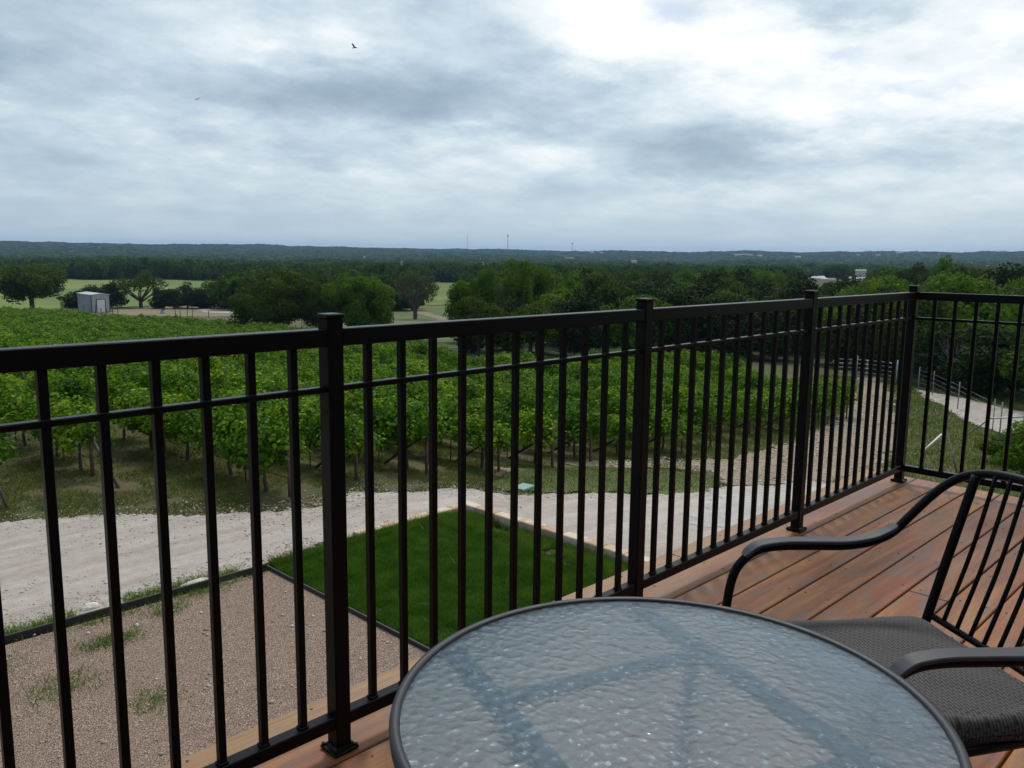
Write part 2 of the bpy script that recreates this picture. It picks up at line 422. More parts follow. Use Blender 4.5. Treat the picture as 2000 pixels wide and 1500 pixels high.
# ------------------------------------------------------------------ world
SUN_AZ = math.radians(50.); SUN_EL = math.radians(55.)
def build_world():
    w = bpy.data.worlds.new("World"); S.world = w; w.use_nodes = True
    N = NT(w.node_tree); N.n.clear()
    out = N.new("ShaderNodeOutputWorld"); bg = N.new("ShaderNodeBackground")
    sky = N.new("ShaderNodeTexSky"); sky.sky_type = "NISHITA"; sky.sun_disc = False
    sky.sun_elevation = SUN_EL; sky.sun_rotation = SUN_AZ
    d = N.vmath("NORMALIZE", N.new("ShaderNodeTexCoord").outputs["Generated"])
    sp = N.new("ShaderNodeSeparateXYZ"); N.put(sp.inputs[0], d); X, Y, Z = sp.outputs
    zz = N.math("ADD", N.math("MAXIMUM", Z, 0.), .20)
    cp = N.new("ShaderNodeCombineXYZ"); N.put(cp.inputs[0], N.math("DIVIDE", X, zz)); N.put(cp.inputs[1], N.math("DIVIDE", Y, zz))
    P = cp.outputs[0]
    big = N.noise(P, 1.5, 8, .50, .15); fine = N.noise(N.vmath("ADD", P, (7, 3, 1)), 4.2, 9, .64, .0)
    az = N.math("ARCTAN2", X, Y); el = N.math("ARCSINE", Z)
    wn = N.noise(P, 2.6, 8, .64, .0, 1)
    wz = N.vmath("SUBTRACT", wn, (.5, .5, .5))
    q = N.new("ShaderNodeCombineXYZ"); N.put(q.inputs[0], az); N.put(q.inputs[1], el)
    Q = N.vmath("ADD", q.outputs[0], N.vmath("MULTIPLY", wz, (.20, .12, 0)))
    def ae(px, py):
        v = ray(px, py); v = v / np.linalg.norm(v); return math.atan2(v[0], v[1]), math.asin(v[2])
    def gauss(px, py, rx, ry):
        a, e = ae(px, py)
        t = N.vmath("MULTIPLY", N.vmath("SUBTRACT", Q, (a, e, 0)), (FPX / rx, FPX / ry, 0))
        return N.math("EXPONENT", N.math("MULTIPLY", N.vmath("DOT_PRODUCT", t, t, out=1), -1.))
    B = N.math("ADD", .60, N.math("MULTIPLY", N.math("SUBTRACT", az, math.radians(45)), .24))
    B = N.math("ADD", B, N.math("MULTIPLY", N.math("SUBTRACT", N.step(big, .38, .62), .5), .32))
    B = N.math("ADD", B, N.math("MULTIPLY", N.math("SUBTRACT", fine, .5), .78))
    fade = N.step(el, .0, .12)      # smoother towards the horizon
    B = N.math("ADD", N.math("MULTIPLY", B, N.math("ADD", .35, N.math("MULTIPLY", fade, .65))), N.math("MULTIPLY", N.math("SUBTRACT", 1., fade), .31))
    blobs = [(1000, 195, 330, 62, -.30), (620, 150, 300, 60, -.14), (1370, 300, 240, 60, -.30), (1820, 268, 140, 45, -.24), (120, 70, 330, 90, -.16), (200, 260, 260, 60, -.06),
             (1690, 0, 130, 30, -.30), (1130, 130, 110, 60, -.06), (1800, 90, 170, 40, -.10), (650, 375, 380, 30, -.06),
             (500, 82, 130, 45, .24), (690, 95, 80, 50, .20), (880, 110, 80, 60, .14), (1190, 60, 150, 90, .34), (1340, 100, 190, 60, .20), (1560, 60, 240, 50, .26),
             (1640, 185, 300, 60, .22), (1900, 120, 220, 160, .04), (1500, 20, 300, 50, .08), (1560, 262, 70, 50, .18), (450, 270, 240, 40, .12), (820, 300, 240, 36, .13), (1450, 370, 300, 36, .10), (1930, 230, 140, 70, .20), (1100, 265, 300, 30, .08)]
    for (px, py, rx, ry, a) in blobs: B = N.math("ADD", B, N.math("MULTIPLY", gauss(px, py, rx, ry), a))
    # the bright veil round the hidden sun, above the view
    sd = (math.sin(SUN_AZ) * math.cos(SUN_EL), math.cos(SUN_AZ) * math.cos(SUN_EL), math.sin(SUN_EL))
    sun = N.math("POWER", N.math("MAXIMUM", N.vmath("DOT_PRODUCT", d, sd, out=1), 0.), 9.)
    B = N.math("ADD", B, N.math("MULTIPLY", sun, .30))
    c = N.ramp(B, [(0., (.27, .35, .44)), (.2, (.345, .44, .545)), (.42, (.47, .58, .67)), (.60, (.63, .73, .79)), (.80, (.85, .91, .93)), (1., (1.06, 1.06, 1.05))])
    hzc = N.mix(N.step(el, .10, .0), c, N.mix(.6, c, (.52, .635, .70)))
    gaps = None
    for (px, py, rx, ry) in [(1320, 25, 50, 16), (1640, 105, 60, 14), (1790, 158, 70, 14), (470, 330, 20, 8)]:
        g = gauss(px, py, rx, ry); gaps = g if gaps is None else N.math("MAXIMUM", gaps, g)
    skyc = N.vmath("SCALE", sky.outputs[0], .10)
    thin = N.math("ADD", .10, N.math("MULTIPLY", gaps, .45))
    tot = N.mix(thin, hzc, skyc)
    # below the horizon: dull ground tone
    tot = N.mix(N.step(Z, 0., -.03), tot, (.10, .11, .08))
    N.put(bg.inputs[0], tot); bg.inputs[1].default_value = 1.
    N.l.new(bg.outputs[0], out.inputs[0])
    w.cycles.sampling_method = "MANUAL"; w.cycles.sample_map_resolution = 512
build_world()
sl = bpy.data.lights.new("sun", "SUN"); sl.energy = 1.9; sl.angle = math.radians(12); sl.color = (1, .955, .88)
so = bpy.data.objects.new("sun", sl); COL.objects.link(so)
sdir = Vector((math.sin(SUN_AZ) * math.cos(SUN_EL), math.cos(SUN_AZ) * math.cos(SUN_EL), math.sin(SUN_EL)))
so.rotation_euler = sdir.to_track_quat("Z", "Y").to_euler()

# ------------------------------------------------------------------ terrain
FRONT = [hit(a, b) for a, b in [(870, 699), (990, 703), (1070, 702), (1175, 702), (1300, 707), (1450, 709), (1560, 712), (1650, 718), (1760, 742), (1800, 757), (1900, 775), (2000, 796), (2100, 822), (2250, 862)]]
FA = np.array([math.atan2(p[0] - CAM[0], p[1] - CAM[1]) for p in FRONT]); FD = np.array([math.hypot(p[0] - CAM[0], p[1] - CAM[1]) for p in FRONT])
def build_ground():
    na = 720; rad = [0.0] + list(np.concatenate([np.arange(1, 60, 1.), np.geomspace(60, 9000, 150)]))
    rad = np.array(rad); nr = len(rad)
    th = np.arange(na) * 2 * math.pi / na
    X = CAM[0] + rad[:, None] * np.sin(th)[None]; Y = CAM[1] + rad[:, None] * np.cos(th)[None]
    Z = H(X, Y)
    V = np.stack([X, Y, Z], -1).reshape(-1, 3)
    i = np.arange(nr - 1)[:, None] * na; j = np.arange(na)[None]; j2 = (np.arange(na) + 1)[None] % na
    idx = np.stack([i + j, i + na + j, i + na + j2, i + j2], -1).reshape(-1, 4)
    me = np_mesh("ground", V, 4, idx, True)
    D = np.hypot(V[:, 0] - CAM[0], V[:, 1] - CAM[1])
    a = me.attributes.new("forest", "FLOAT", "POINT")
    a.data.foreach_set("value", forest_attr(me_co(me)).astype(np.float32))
    tag(link("ground", me, MAT_GROUND), kind="structure")
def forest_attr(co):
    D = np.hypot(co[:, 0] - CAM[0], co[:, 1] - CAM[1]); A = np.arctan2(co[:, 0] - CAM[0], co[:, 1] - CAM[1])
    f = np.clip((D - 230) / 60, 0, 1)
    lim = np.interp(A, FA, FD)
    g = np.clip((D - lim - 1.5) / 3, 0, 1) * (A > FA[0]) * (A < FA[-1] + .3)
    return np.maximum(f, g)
def me_co(me):
    v = np.empty(len(me.vertices) * 3, np.float32); me.vertices.foreach_get("co", v); return v.reshape(-1, 3)
build_ground()

def inpoly(x, y, poly):
    c = np.zeros(x.shape, bool); n = len(poly)
    for i in range(n):
        x1, y1 = poly[i][:2]; x2, y2 = poly[(i + 1) % n][:2]
        if y1 == y2: continue
        t = ((y1 > y) != (y2 > y)) & (x < (x2 - x1) * (y - y1) / (y2 - y1) + x1)
        c ^= t
    return c
def sheet(name, poly, cell, zoff, mat, jit=0., jscale=1., kind="structure", **k):
    P = np.array([p[:2] for p in poly]); x0, y0 = P.min(0) - jit * 2; x1, y1 = P.max(0) + jit * 2
    nx = int((x1 - x0) / cell) + 2; ny = int((y1 - y0) / cell) + 2
    X, Y = np.meshgrid(x0 + np.arange(nx) * cell, y0 + np.arange(ny) * cell, indexing="ij")
    cx = X[:-1, :-1] + cell / 2; cy = Y[:-1, :-1] + cell / 2
    jx = (fbm(cx / jscale, cy / jscale, 1, 4) - .47) * 4 * jit; jy = (fbm(cx / jscale + 9, cy / jscale, 2, 4) - .47) * 4 * jit
    ins = inpoly(cx + jx, cy + jy, P.tolist())
    idx = (np.arange(nx)[:, None] * ny + np.arange(ny)[None])
    Fc = np.stack([idx[:-1, :-1], idx[1:, :-1], idx[1:, 1:], idx[:-1, 1:]], -1)[ins]
    used, inv = np.unique(Fc.ravel(), return_inverse=True)
    Xf = X.ravel()[used]; Yf = Y.ravel()[used]
    V = np.stack([Xf, Yf, H(Xf, Yf) + zoff], -1)
    me = np_mesh(name, V, 4, inv.reshape(-1, 4), True)
    return tag(link(name, me, mat), kind=kind, **k)

px2 = lambda L, off=0.: [tuple(hit(a, b, off)) for a, b in L]
EDGE_Y = 9.62
# road
far_edge = px2([(0, 1022), (150, 1017), (300, 1010), (450, 1003), (560, 1002), (640, 988), (700, 965), (800, 962), (900, 957), (1000, 967), (1120, 968), (1250, 968), (1380, 958), (1500, 948), (1570, 940)])
road_poly = [(-60, 9.75), (-60, 30), (-14, 19)] + far_edge + [(22, -12), (5.35, -12), (5.35, 9.9), (2.7, 9.9), (-2, EDGE_Y + .12)]
sheet("gravel_road", road_poly, .12, .03, MAT_ROAD, .22, 1.1)
white_poly = px2([(1400, 957), (1560, 940), (1640, 960)]) + [(19, -3), (11.5, -3)] + px2([(1340, 1010)])
sheet("white_gravel_drive", white_poly, .07, .036, MAT_WHITE_ROAD, .55, .9)
stony = px2([(1120, 905), (1290, 893), (1420, 900), (1500, 880), (1600, 840), (1660, 800), (1672, 760), (1668, 738), (1722, 738), (1745, 780), (1755, 860), (1745, 900), (1640, 940), (1540, 945), (1430, 948), (1400, 925), (1300, 915), (1150, 915)])
sheet("stony_track", stony, .16, .02, MAT_STONY, .45, 1.6)
stony2 = px2([(920, 925), (1000, 915), (1060, 925), (1000, 935)]); sheet("stony_patch", stony2, .1, .022, MAT_STONY, .3, 1.)
pea = [(-12, -8), (.66, -8), (.66, EDGE_Y - .03), (-12, EDGE_Y - .03)]
sheet("pea_gravel_bed", pea, .25, .05, MAT_PEA)
TX0, TX1, TY0, TY1 = .74, 4.35, -2.0, 9.5
sheet("lawn_soil", [(.68, -8), (5.0, -8), (5.0, EDGE_Y + .05), (.68, EDGE_Y + .05)], .25, .04, MAT_GROUND)
sheet("turf_lawn", [(TX0, TY0), (TX1, TY0), (TX1, TY1), (TX0, TY1)], .2, .07, MAT_TURF0)
lane = px2([(1786, 760), (1840, 771), (1900, 783), (1960, 797), (2000, 804), (2080, 822), (2200, 860), (2250, 1000), (2120, 930), (2060, 895), (2000, 866), (1960, 850), (1900, 828), (1850, 797), (1815, 780)])
sheet("gravel_lane", lane, .2, .03, MAT_ROAD, .25, 1.5)
clearing = px2([(215, 607), (300, 601), (380, 597), (462, 597), (478, 606), (478, 618), (440, 619), (330, 618), (215, 615)])
sheet("earth_clearing", clearing, .8, .05, MAT_CLEAR, 1.5, 10)
bare = px2([(385, 606), (430, 601), (475, 601), (500, 612), (470, 614), (400, 611)])
sheet("bare_patch", bare, .6, .09, MAT_ROAD, .8, 5)
def ring_poly(L): return [tuple(atD(a, 500, D)[:2]) for a, D in L]
fieldp = ring_poly([(-250, 175), (120, 178), (250, 196), (380, 215), (480, 215), (480, 420), (380, 440), (300, 470), (180, 455), (60, 500), (-100, 480), (-250, 480)])
sheet("pasture", fieldp, 4, .15, MAT_FIELD, 5, 40)
field2 = ring_poly([(815, 200), (915, 200), (925, 400), (850, 430), (800, 400)])
sheet("distant_meadow", field2, 3, .15, MAT_FIELD, 5, 30)
rough = ring_poly([(600, 112), (700, 108), (800, 100), (900, 80), (1085, 75), (1100, 225), (900, 215), (780, 225), (600, 215)])
MAT_ROUGH = m_field("rough_grass", (.045, .075, .012), (.075, .105, .02), (.12, .125, .04))
sheet("rough_grass", rough, .8, .03, MAT_ROUGH, 1.5, 12)
dirt = px2([(775, 600), (800, 603), (840, 612), (875, 622), (880, 634), (850, 622), (800, 610)])
sheet("dirt_path", dirt, .3, .05, MAT_CLEAR, .4, 3)
mowed = px2([(935, 948), (990, 925), (1130, 915), (1300, 918), (1390, 932), (1420, 950), (1380, 958), (1250, 965), (1000, 964)])
MAT_VERGE = m_field("verge_grass", (.045, .070, .010), (.072, .098, .014), (.11, .115, .03))
sheet("grass_verge", mowed, .12, .036, MAT_VERGE, .3, 1.2)

# ------------------------------------------------------------------ leaf clouds
LEAF = np.array([(-.5, -.1, 0), (-.18, -.5, .10), (.35, -.3, .0), (.5, .15, -.10), (.05, .5, .06)])
CARD = np.array([(-.5, -.35, 0), (.25, -.5, .12), (.5, .3, 0), (-.3, .5, -.1)])
def orient(nrm):
    n = len(nrm); nrm = nrm / (np.linalg.norm(nrm, axis=1)[:, None] + 1e-9)
    a = rng.normal(size=(n, 3)); t = np.cross(nrm, a); t /= (np.linalg.norm(t, axis=1)[:, None] + 1e-9); b = np.cross(nrm, t)
    return t, b, nrm
def leaves(pos, nrm, size, tpl=LEAF):
    t, b, n = orient(nrm); s = np.asarray(size).reshape(-1, 1, 1) if np.ndim(size) else size
    L = tpl[None, :, 0, None] * t[:, None] + tpl[None, :, 1, None] * b[:, None] + tpl[None, :, 2, None] * n[:, None]
    V = pos[:, None] + L * s
    return V.reshape(-1, 3)
def blobcloud(centers, radii, n_per_m2, size, up=.35, rnd=.6, sq=.75, tpl=LEAF, shell=(.72, 1.08), maxn=None):
    out = []
    for c, r in zip(centers, radii):
        n = max(8, int(4 * math.pi * r * r * sq * n_per_m2))
        d = rng.normal(size=(n, 3)); d /= np.linalg.norm(d, axis=1)[:, None]
        rr = r * rng.uniform(shell[0], shell[1], n) * (1 + .18 * np.sin(d[:, 0] * 5 + c[0]) * np.cos(d[:, 1] * 4 + c[1]))
        p = np.array(c) + d * rr[:, None] * np.array([1, 1, sq])
        nr = d + np.array([0, 0, up]) + rng.normal(size=(n, 3)) * rnd
        out.append(leaves(p, nr, size * rng.uniform(.6, 1.3, n), tpl))
    return np.concatenate(out)
def crown_centers(R, z0, z1, n, rc, kind):
    C = []; Rr = []
    zc = (z0 + z1) / 2; hh = (z1 - z0) / 2
    while len(C) < n:
        p = rng.uniform(-1, 1, 3); q = np.linalg.norm(p)
        if q > 1 or q < .35: continue
        if kind == "oak" and p[2] < -.55: continue
        if kind == "cedar":
            w = 1 - .62 * (p[2] + 1) / 2
            if math.hypot(p[0], p[1]) > w: continue
        r = rc * rng.uniform(.65, 1.25)
        C.append((p[0] * (R - r * .6), p[1] * (R - r * .6), zc + p[2] * (hh - r * .5))); Rr.append(r)
    return C, Rr
def limbs(mb, base_h, R, z1, n, r0, spread=.8, sub=3):
    mb.tube(smooth_path([(0, 0, -.3), (.05, .03, base_h * .5), (0, .05, base_h)], 4), [r0 * 1.25] + [r0] * 7 + [r0 * .8], 8)
    for k in range(n):
        a = 2 * math.pi * (k + rng.uniform(-.3, .3)) / n; l = R * spread * rng.uniform(.7, 1.); zt = base_h + (z1 - base_h) * rng.uniform(.45, .85)
        p0 = np.array((0, 0, base_h * rng.uniform(.75, 1.))); p2 = np.array((math.cos(a) * l, math.sin(a) * l, zt))
        p1 = (p0 + p2) / 2 + np.array((rng.uniform(-.2, .2), rng.uniform(-.2, .2), -.1)) * R * .4
        path = smooth_path([p0, p1, p2], 5); rr = np.linspace(r0 * .6, r0 * .12, len(path)); mb.tube(path, rr, 6)
        for s in range(sub):
            q0 = path[int(len(path) * rng.uniform(.35, .8))]; a2 = a + rng.uniform(-1, 1)
            q2 = q0 + np.array((math.cos(a2), math.sin(a2), rng.uniform(.3, 1.))) * R * .35
            mb.tube([q0, (q0 + q2) / 2 + rng.normal(size=3) * .06 * R, q2], [r0 * .2, r0 * .12, r0 * .04], 5)
VAR = {}
def make_variant(key, kind, R, z0, z1, n, rc, dens, size, mat, base_h, r0=.16, nl=6, sub=3, bark=MAT_BARK, up=.4, shell=(.72, 1.08)):
    C, Rr = crown_centers(R, z0, z1, n, rc, kind)
    V = blobcloud(C, Rr, dens, size, up=up, shell=shell)
    me = np_mesh("crown_" + key, V, 5); me.materials.append(mat)
    mb = MB(); limbs(mb, base_h, R, z1, nl, r0, sub=sub)
    tm = mb.mesh("trunk_" + key); tm.materials.append(bark)
    VAR[key] = (me, tm, R, z1)
make_variant("oak1", "round", 4.0, .9, 7., 42, 1.25, 17, .26, MAT_OAK, 2.2, .28)
make_variant("oak2", "oak", 4.2, .3, 6.4, 36, 1.35, 17, .26, MAT_OAK, 1.8, .26)
make_variant("elm1", "round", 3.4, 1.2, 7., 30, 1.15, 17, .26, MAT_ELM, 2.2, .2)
make_variant("elm2", "round", 3.8, .2, 6.5, 32, 1.15, 16, .27, MAT_ELM, 2.0, .2)
make_variant("elm3", "round", 4.2, .4, 6., 30, 1.1, 17, .25, MAT_ELM, 1.8, .2)
make_variant("cedar1", "cedar", 2.9, .2, 7., 30, 1.0, 22, .22, MAT_CEDAR, 1.4, .18)
make_variant("cedar2", "cedar", 3.3, .2, 6., 30, 1.1, 22, .22, MAT_CEDAR, 1.2, .18)
make_variant("cedar3", "round", 3.2, -.2, 6.2, 36, 1.1, 20, .23, MAT_CEDAR, 1.2, .18)
make_variant("big1", "round", 5.2, .6, 8.4, 70, 1.15, 26, .22, MAT_OAK, 2.2, .34)
make_variant("big2", "round", 5.2, .5, 8.2, 75, 1.1, 26, .22, MAT_ELM, 2.2, .34)
make_variant("big3", "cedar", 4.6, .8, 8.6, 70, 1.05, 26, .20, MAT_ELM, 2.4, .3)
make_variant("open", "oak", 4.6, 2.2, 6.8, 34, .95, 12, .24, MAT_OAK, 1.4, .3, nl=9, sub=4)
make_variant("bare", "oak", 4.6, 1.4, 6.8, 44, .9, 9, .2, MAT_DRY, 1.3, .36, nl=11, sub=6)
make_variant("dead", "round", 2.8, .6, 4.4, 10, .7, 4, .14, MAT_DRY, .7, .10, nl=12, sub=7, bark=MAT_GREYBARK)

placed = []
def tree(x, y, h, w, key, label, group=None, name="tree", cat="tree", rz=None, sink=0.):
    cm, tm, R, z1 = VAR[key]
    r = empty(name, (x, y, hz(x, y) - sink), rng.uniform(0, 6.28) if rz is None else rz, label=label, cat=cat, group=group)
    r.scale = (w / (2 * R), w / (2 * R), h / z1)
    c = link("crown", cm, None, r); t = link("trunk", tm, None, r)
    placed.append((x, y, w / 2))
    return r
def tree_px(px, D, ytop, wpx, key, label, **k):
    P = atD(px, ytop, D); h = P[2] - hz(P[0], P[1]) + k.get("sink", 0.); w = wpx * D / FPX
    return tree(P[0], P[1], h, w, key, label, **k)

tree_px(57, 186, 511, 112, "oak1", "lone round dark oak standing in the green pasture at the far left", name="oak_tree")
tree_px(146, 192, 568, 58, "cedar3", "low dark cedar touching the left side of the metal shed", name="cedar_tree")
tree_px(176, 196, 554, 64, "cedar3", "dark cedar rising behind the left half of the metal shed roof", name="cedar_tree")
tree_px(216, 198, 552, 66, "cedar2", "dark cedar rising behind the right corner of the metal shed", name="cedar_tree")
tree_px(272, 196, 527, 100, "open", "open crowned oak with forking bare limbs right of the metal shed", name="oak_tree")
BR = "dark trees along the back of the earth clearing"
for px, yt, w, key, lb in [(318, 560, 44, "cedar3", "first low dark tree right of the open oak at the clearing edge"), (340, 562, 44, "cedar2", "second low dark tree right of the open oak at the clearing edge"),
        (364, 549, 46, "cedar1", "peaked dark tree in the middle of the clearing edge"), (388, 558, 50, "cedar3", "low wide dark bush left of the pale trunked tree at the clearing edge"),
        (416, 546, 44, "elm1", "pale trunked green tree standing over the flatbed trailer"), (444, 556, 50, "cedar3", "dark tree behind the flatbed trailer at the clearing edge"),
        (474, 550, 58, "cedar2", "dark tree between the flatbed trailer and the big round oak")]:
    tree_px(px, 192 + rng.uniform(-4, 6), yt, w * 1.3, key, lb, group=BR, name="evergreen_tree" if key != "elm1" else "tree")
tree_px(540, 104, 519, 160, "big1", "largest round olive green oak beside the far end of the vineyard", name="oak_tree")
tree_px(497, 101, 558, 92, "oak2", "low left shoulder tree of the big olive oak above the vines", name="oak_tree")
tree_px(612, 104, 530, 124, "big1", "olive green oak filling the gap between the two biggest round trees", name="oak_tree")
tree_px(700, 100, 526, 140, "big2", "big round tree with bright green top behind the first railing post", name="elm_tree")
tree_px(655, 101, 563, 90, "oak2", "dark lower tree directly behind the first railing post cap", name="oak_tree")
tree_px(745, 101, 572, 74, "elm2", "bright green sloping bush at the right foot of the big round tree", name="elm_tree")
tree_px(810, 140, 527, 104, "bare", "nearly bare grey oak with a forked trunk between the two big tree clumps", name="oak_tree")
CL = "tree clump at the vineyard corner"
for px, D, yt, w, key, lb in [(905, 88, 545, 92, "elm2", "leftmost low tree of the tall clump right of the bare oak"), (950, 86, 522, 100, "big3", "left peak of the tall tree clump right of the bare oak"),
        (1008, 84, 503, 104, "big3", "tallest pointed tree of the clump in the middle of the view"), (1062, 88, 517, 96, "elm1", "right peak of the tall clump in the middle of the view"),
        (985, 78, 575, 110, "cedar3", "dark low tree in front of the tallest pointed tree"), (1110, 86, 541, 100, "elm2", "round green tree on the right shoulder of the tall clump"),
        (920, 76, 596, 80, "cedar3", "dark bushy tree at the left foot of the tall clump"), (1050, 76, 590, 100, "oak2", "dark tree at the right foot of the tall clump"),
        (1130, 78, 585, 90, "cedar2", "dark tree near the earth path end below the tall clump"), (1160, 92, 548, 90, "oak1", "darker round tree right of the tall clump")]:
    tree_px(px, D, yt, w, key, lb, group=CL)
tree_px(1638, 520, 514, 58, "oak1", "flat topped dark oak in front of the pale open lot", name="oak_tree")
tree_px(1790, 190, 508, 62, "cedar3", "dark round tree above the corner post of the railing", name="evergreen_tree")
tree_px(1843, 200, 496, 40, "elm1", "tall narrow tree standing above the wood right of the corner post", name="tree")
tree_px(1968, 110, 507, 120, "cedar3", "large near black tree rising at the right edge", name="evergreen_tree")
tree_px(1990, 92, 540, 80, "elm2", "green tree in front of the near black tree at the right edge", name="tree")
tree_px(1765, 96, 551, 84, "elm2", "bright green round tree just left of the corner post top", name="tree")
tree_px(1872, 58, 640, 90, "dead", "pale leafless bush with tangled white branches beyond the lane", name="dead_bush", cat="bush")

# front line of the wood and the wood itself
front = [tuple(p) for p in FRONT]; fa, fd = FA, FD
az_of = lambda px: math.atan2(*(ray(px, 500)[:2]))
WOODS = {"cedar1": "dark pointed cedar in the dense wood beyond the vineyard", "cedar2": "dark broad cedar in the dense wood beyond the vineyard", "cedar3": "dark round evergreen in the dense wood beyond the vineyard",
         "elm1": "bright green round tree in the dense wood beyond the vineyard", "elm2": "bright green bushy tree in the dense wood beyond the vineyard", "elm3": "bright green spreading tree in the dense wood beyond the vineyard",
         "oak1": "olive green tall oak in the dense wood beyond the vineyard", "oak2": "olive green broad oak in the dense wood beyond the vineyard"}
NAMES = {"ced": "cedar_tree", "elm": "elm_tree", "oak": "oak_tree"}
wood_pts = []
# first the front line
for i in range(len(front) - 1):
    a, b = np.array(front[i]), np.array(front[i + 1]); L = np.linalg.norm(b - a); n = max(1, int(L / 2.9))
    for k in range(n):
        p = a + (b - a) * (k + rng.uniform(.2, .8)) / n; out = (p - CAM)[:2]; out /= np.linalg.norm(out)
        p2 = p[:2] + out * rng.uniform(1.4, 3.6)
        wood_pts.append((p2[0], p2[1], rng.uniform(4.2, 6.4), rng.uniform(5., 7.2), ["cedar3", "cedar2", "elm2", "oak2", "cedar3", "cedar1"][int(rng.integers(6))]))
cand = []
az0, az1 = az_of(1080), az_of(2230)
lot_a0, lot_a1 = az_of(1575), az_of(1690)
tries = 0; pts = np.array([(p[0], p[1]) for p in wood_pts]); extra = []
while tries < 14000:
    tries += 1
    a = rng.uniform(az0, az1); D = math.sqrt(rng.uniform(45 ** 2, 420 ** 2))
    d0 = np.interp(a, fa, fd) + 5.5
    if D < d0: continue
    if lot_a0 < a < lot_a1 and D > 205: continue
    x = CAM[0] + D * math.sin(a); y = CAM[1] + D * math.cos(a)
    sp = 4.9 if D < 170 else 6.4
    if len(pts) and np.min(np.hypot(pts[:, 0] - x, pts[:, 1] - y)) < sp: continue
    pts = np.vstack([pts, (x, y)])
    cl = fbm(x / 26, y / 26, 11, 3)
    if cl > .455: key = ["elm1", "elm2", "elm3", "elm2", "oak1"][int(rng.integers(5))]
    elif cl > .40: key = ["oak1", "oak2", "cedar3", "elm3"][int(rng.integers(4))]
    else: key = ["cedar1", "cedar2", "cedar3", "oak2"][int(rng.integers(4))]
    h = rng.uniform(5.2, 8.0) * (1.12 if D > 120 else 1.); w = rng.uniform(6., 8.6)
    if lot_a0 - .01 < a < lot_a1 + .01 and D > 120: h *= .68
    cand.append((D, x, y, h, w, key))
cand.sort()
WG = "trees of the dense wood beyond the vineyard"
for (x, y, h, w, key) in wood_pts:
    tree(x, y, h, w, key, WOODS[key].replace("in the dense wood", "at the near edge of the wood"), group=WG, name=NAMES[key[:3]])
NI = 292 - len(wood_pts) - 34
for (D, x, y, h, w, key) in cand[:NI]: tree(x, y, h, w, key, WOODS[key], group=WG, name=NAMES[key[:3]])

# ------------------------------------------------------------------ far forest (uncountable)
def gn_scatter(name, P, scl, rot, meshes, mat, kindtag=True, label=None):
    """one object: points with instanced crowns, real geometry"""
    objs = []
    Vs = [me_co(m).reshape(-1, 3) for m in meshes]
    return Vs
def far_forest():
    tp = []
    for v in range(5):
        kind = ["round", "oak", "round", "oak", "round"][v]
        C, Rr = crown_centers(1., .1, 1., 9, .36, kind)
        V = blobcloud(C, Rr, 34, .17, up=.5, tpl=CARD, sq=.85)
        tp.append(V)
    P = []
    # remaining wood trees
    for (D, x, y, h, w, key) in cand[NI:]: P.append((x, y, w * .62, h * 1.05))
    D = 300.
    amin, amax = az_of(-500), az_of(2500)
    pf = np.array(fieldp); 
    while D < 4300:
        s = max(6.5, D * .0125)
        n = int((amax - amin) * D / s)
        for a in amin + (np.arange(n) + rng.uniform(-.4, .4, n)) * (amax - amin) / n:
            d = D + rng.uniform(-.5, .5) * s
            if d < 430 and a > az0: continue
            x = CAM[0] + d * math.sin(a); y = CAM[1] + d * math.cos(a)
            P.append((x, y, s * rng.uniform(.62, 1.15), (4.2 + 6.5 * float(fbm(x / 60, y / 60, 21, 3)) + rng.uniform(-1.2, 1.8)) * (1 if d < 1500 else 1.15)))
        D += s * .85
    # nearer belt behind the oaks on the left half
    for k in range(900):
        a = rng.uniform(az_of(440), az_of(1120)); d = rng.uniform(175, 310)
        if az_of(800) < a < az_of(925): continue
        P.append((CAM[0] + d * math.sin(a), CAM[1] + d * math.cos(a), rng.uniform(3.2, 5), rng.uniform(5, 7.5)))
    P = np.array(P)
    ok = ~(inpoly(P[:, 0], P[:, 1], fieldp) | inpoly(P[:, 0], P[:, 1], field2))
    A = np.arctan2(P[:, 0] - CAM[0], P[:, 1] - CAM[1]); DD = np.hypot(P[:, 0] - CAM[0], P[:, 1] - CAM[1])
    # clearings of the valley: pale fields and house lots
    for (px, Dc, hw, hd) in CLEARINGS:
        a = az_of(px); ok &= ~((np.abs(A - a) < hw / FPX) & (np.abs(DD - Dc) < hd))
    ok &= ~((fbm(P[:, 0] / 120, P[:, 1] / 120, 31, 3) > .66) & (DD > 900))
    P = P[ok]; DD = DD[ok]
    print("far forest trees", len(P))
    out = []
    zb = H(P[:, 0], P[:, 1]) - .3
    pick = rng.integers(0, 5, len(P)); ang = rng.uniform(0, 6.28, len(P))
    for i in range(len(P)):
        T = tp[pick[i]]
        if DD[i] > 1400: T = T.reshape(-1, 4, 3)[::5]; k = 2.0
        elif DD[i] > 700: T = T.reshape(-1, 4, 3)[::3]; k = 1.55
        else: T = T.reshape(-1, 4, 3); k = 1.
        if k > 1:
            c = T.mean(1, keepdims=True); T = c + (T - c) * k
        T = T.reshape(-1, 3)
        ca, sa = math.cos(ang[i]), math.sin(ang[i]); w = P[i, 2]; h = P[i, 3]
        out.append(np.stack([P[i, 0] + (T[:, 0] * ca - T[:, 1] * sa) * w, P[i, 1] + (T[:, 0] * sa + T[:, 1] * ca) * w, zb[i] + T[:, 2] * h], -1))
    V = np.concatenate(out); print("forest quads", len(V) // 4)
    me = np_mesh("forest", V, 4)
    tag(link("forest", me, MAT_FOREST), "far wooded valley and hills fading to blue behind the vineyard", "forest", kind="stuff")
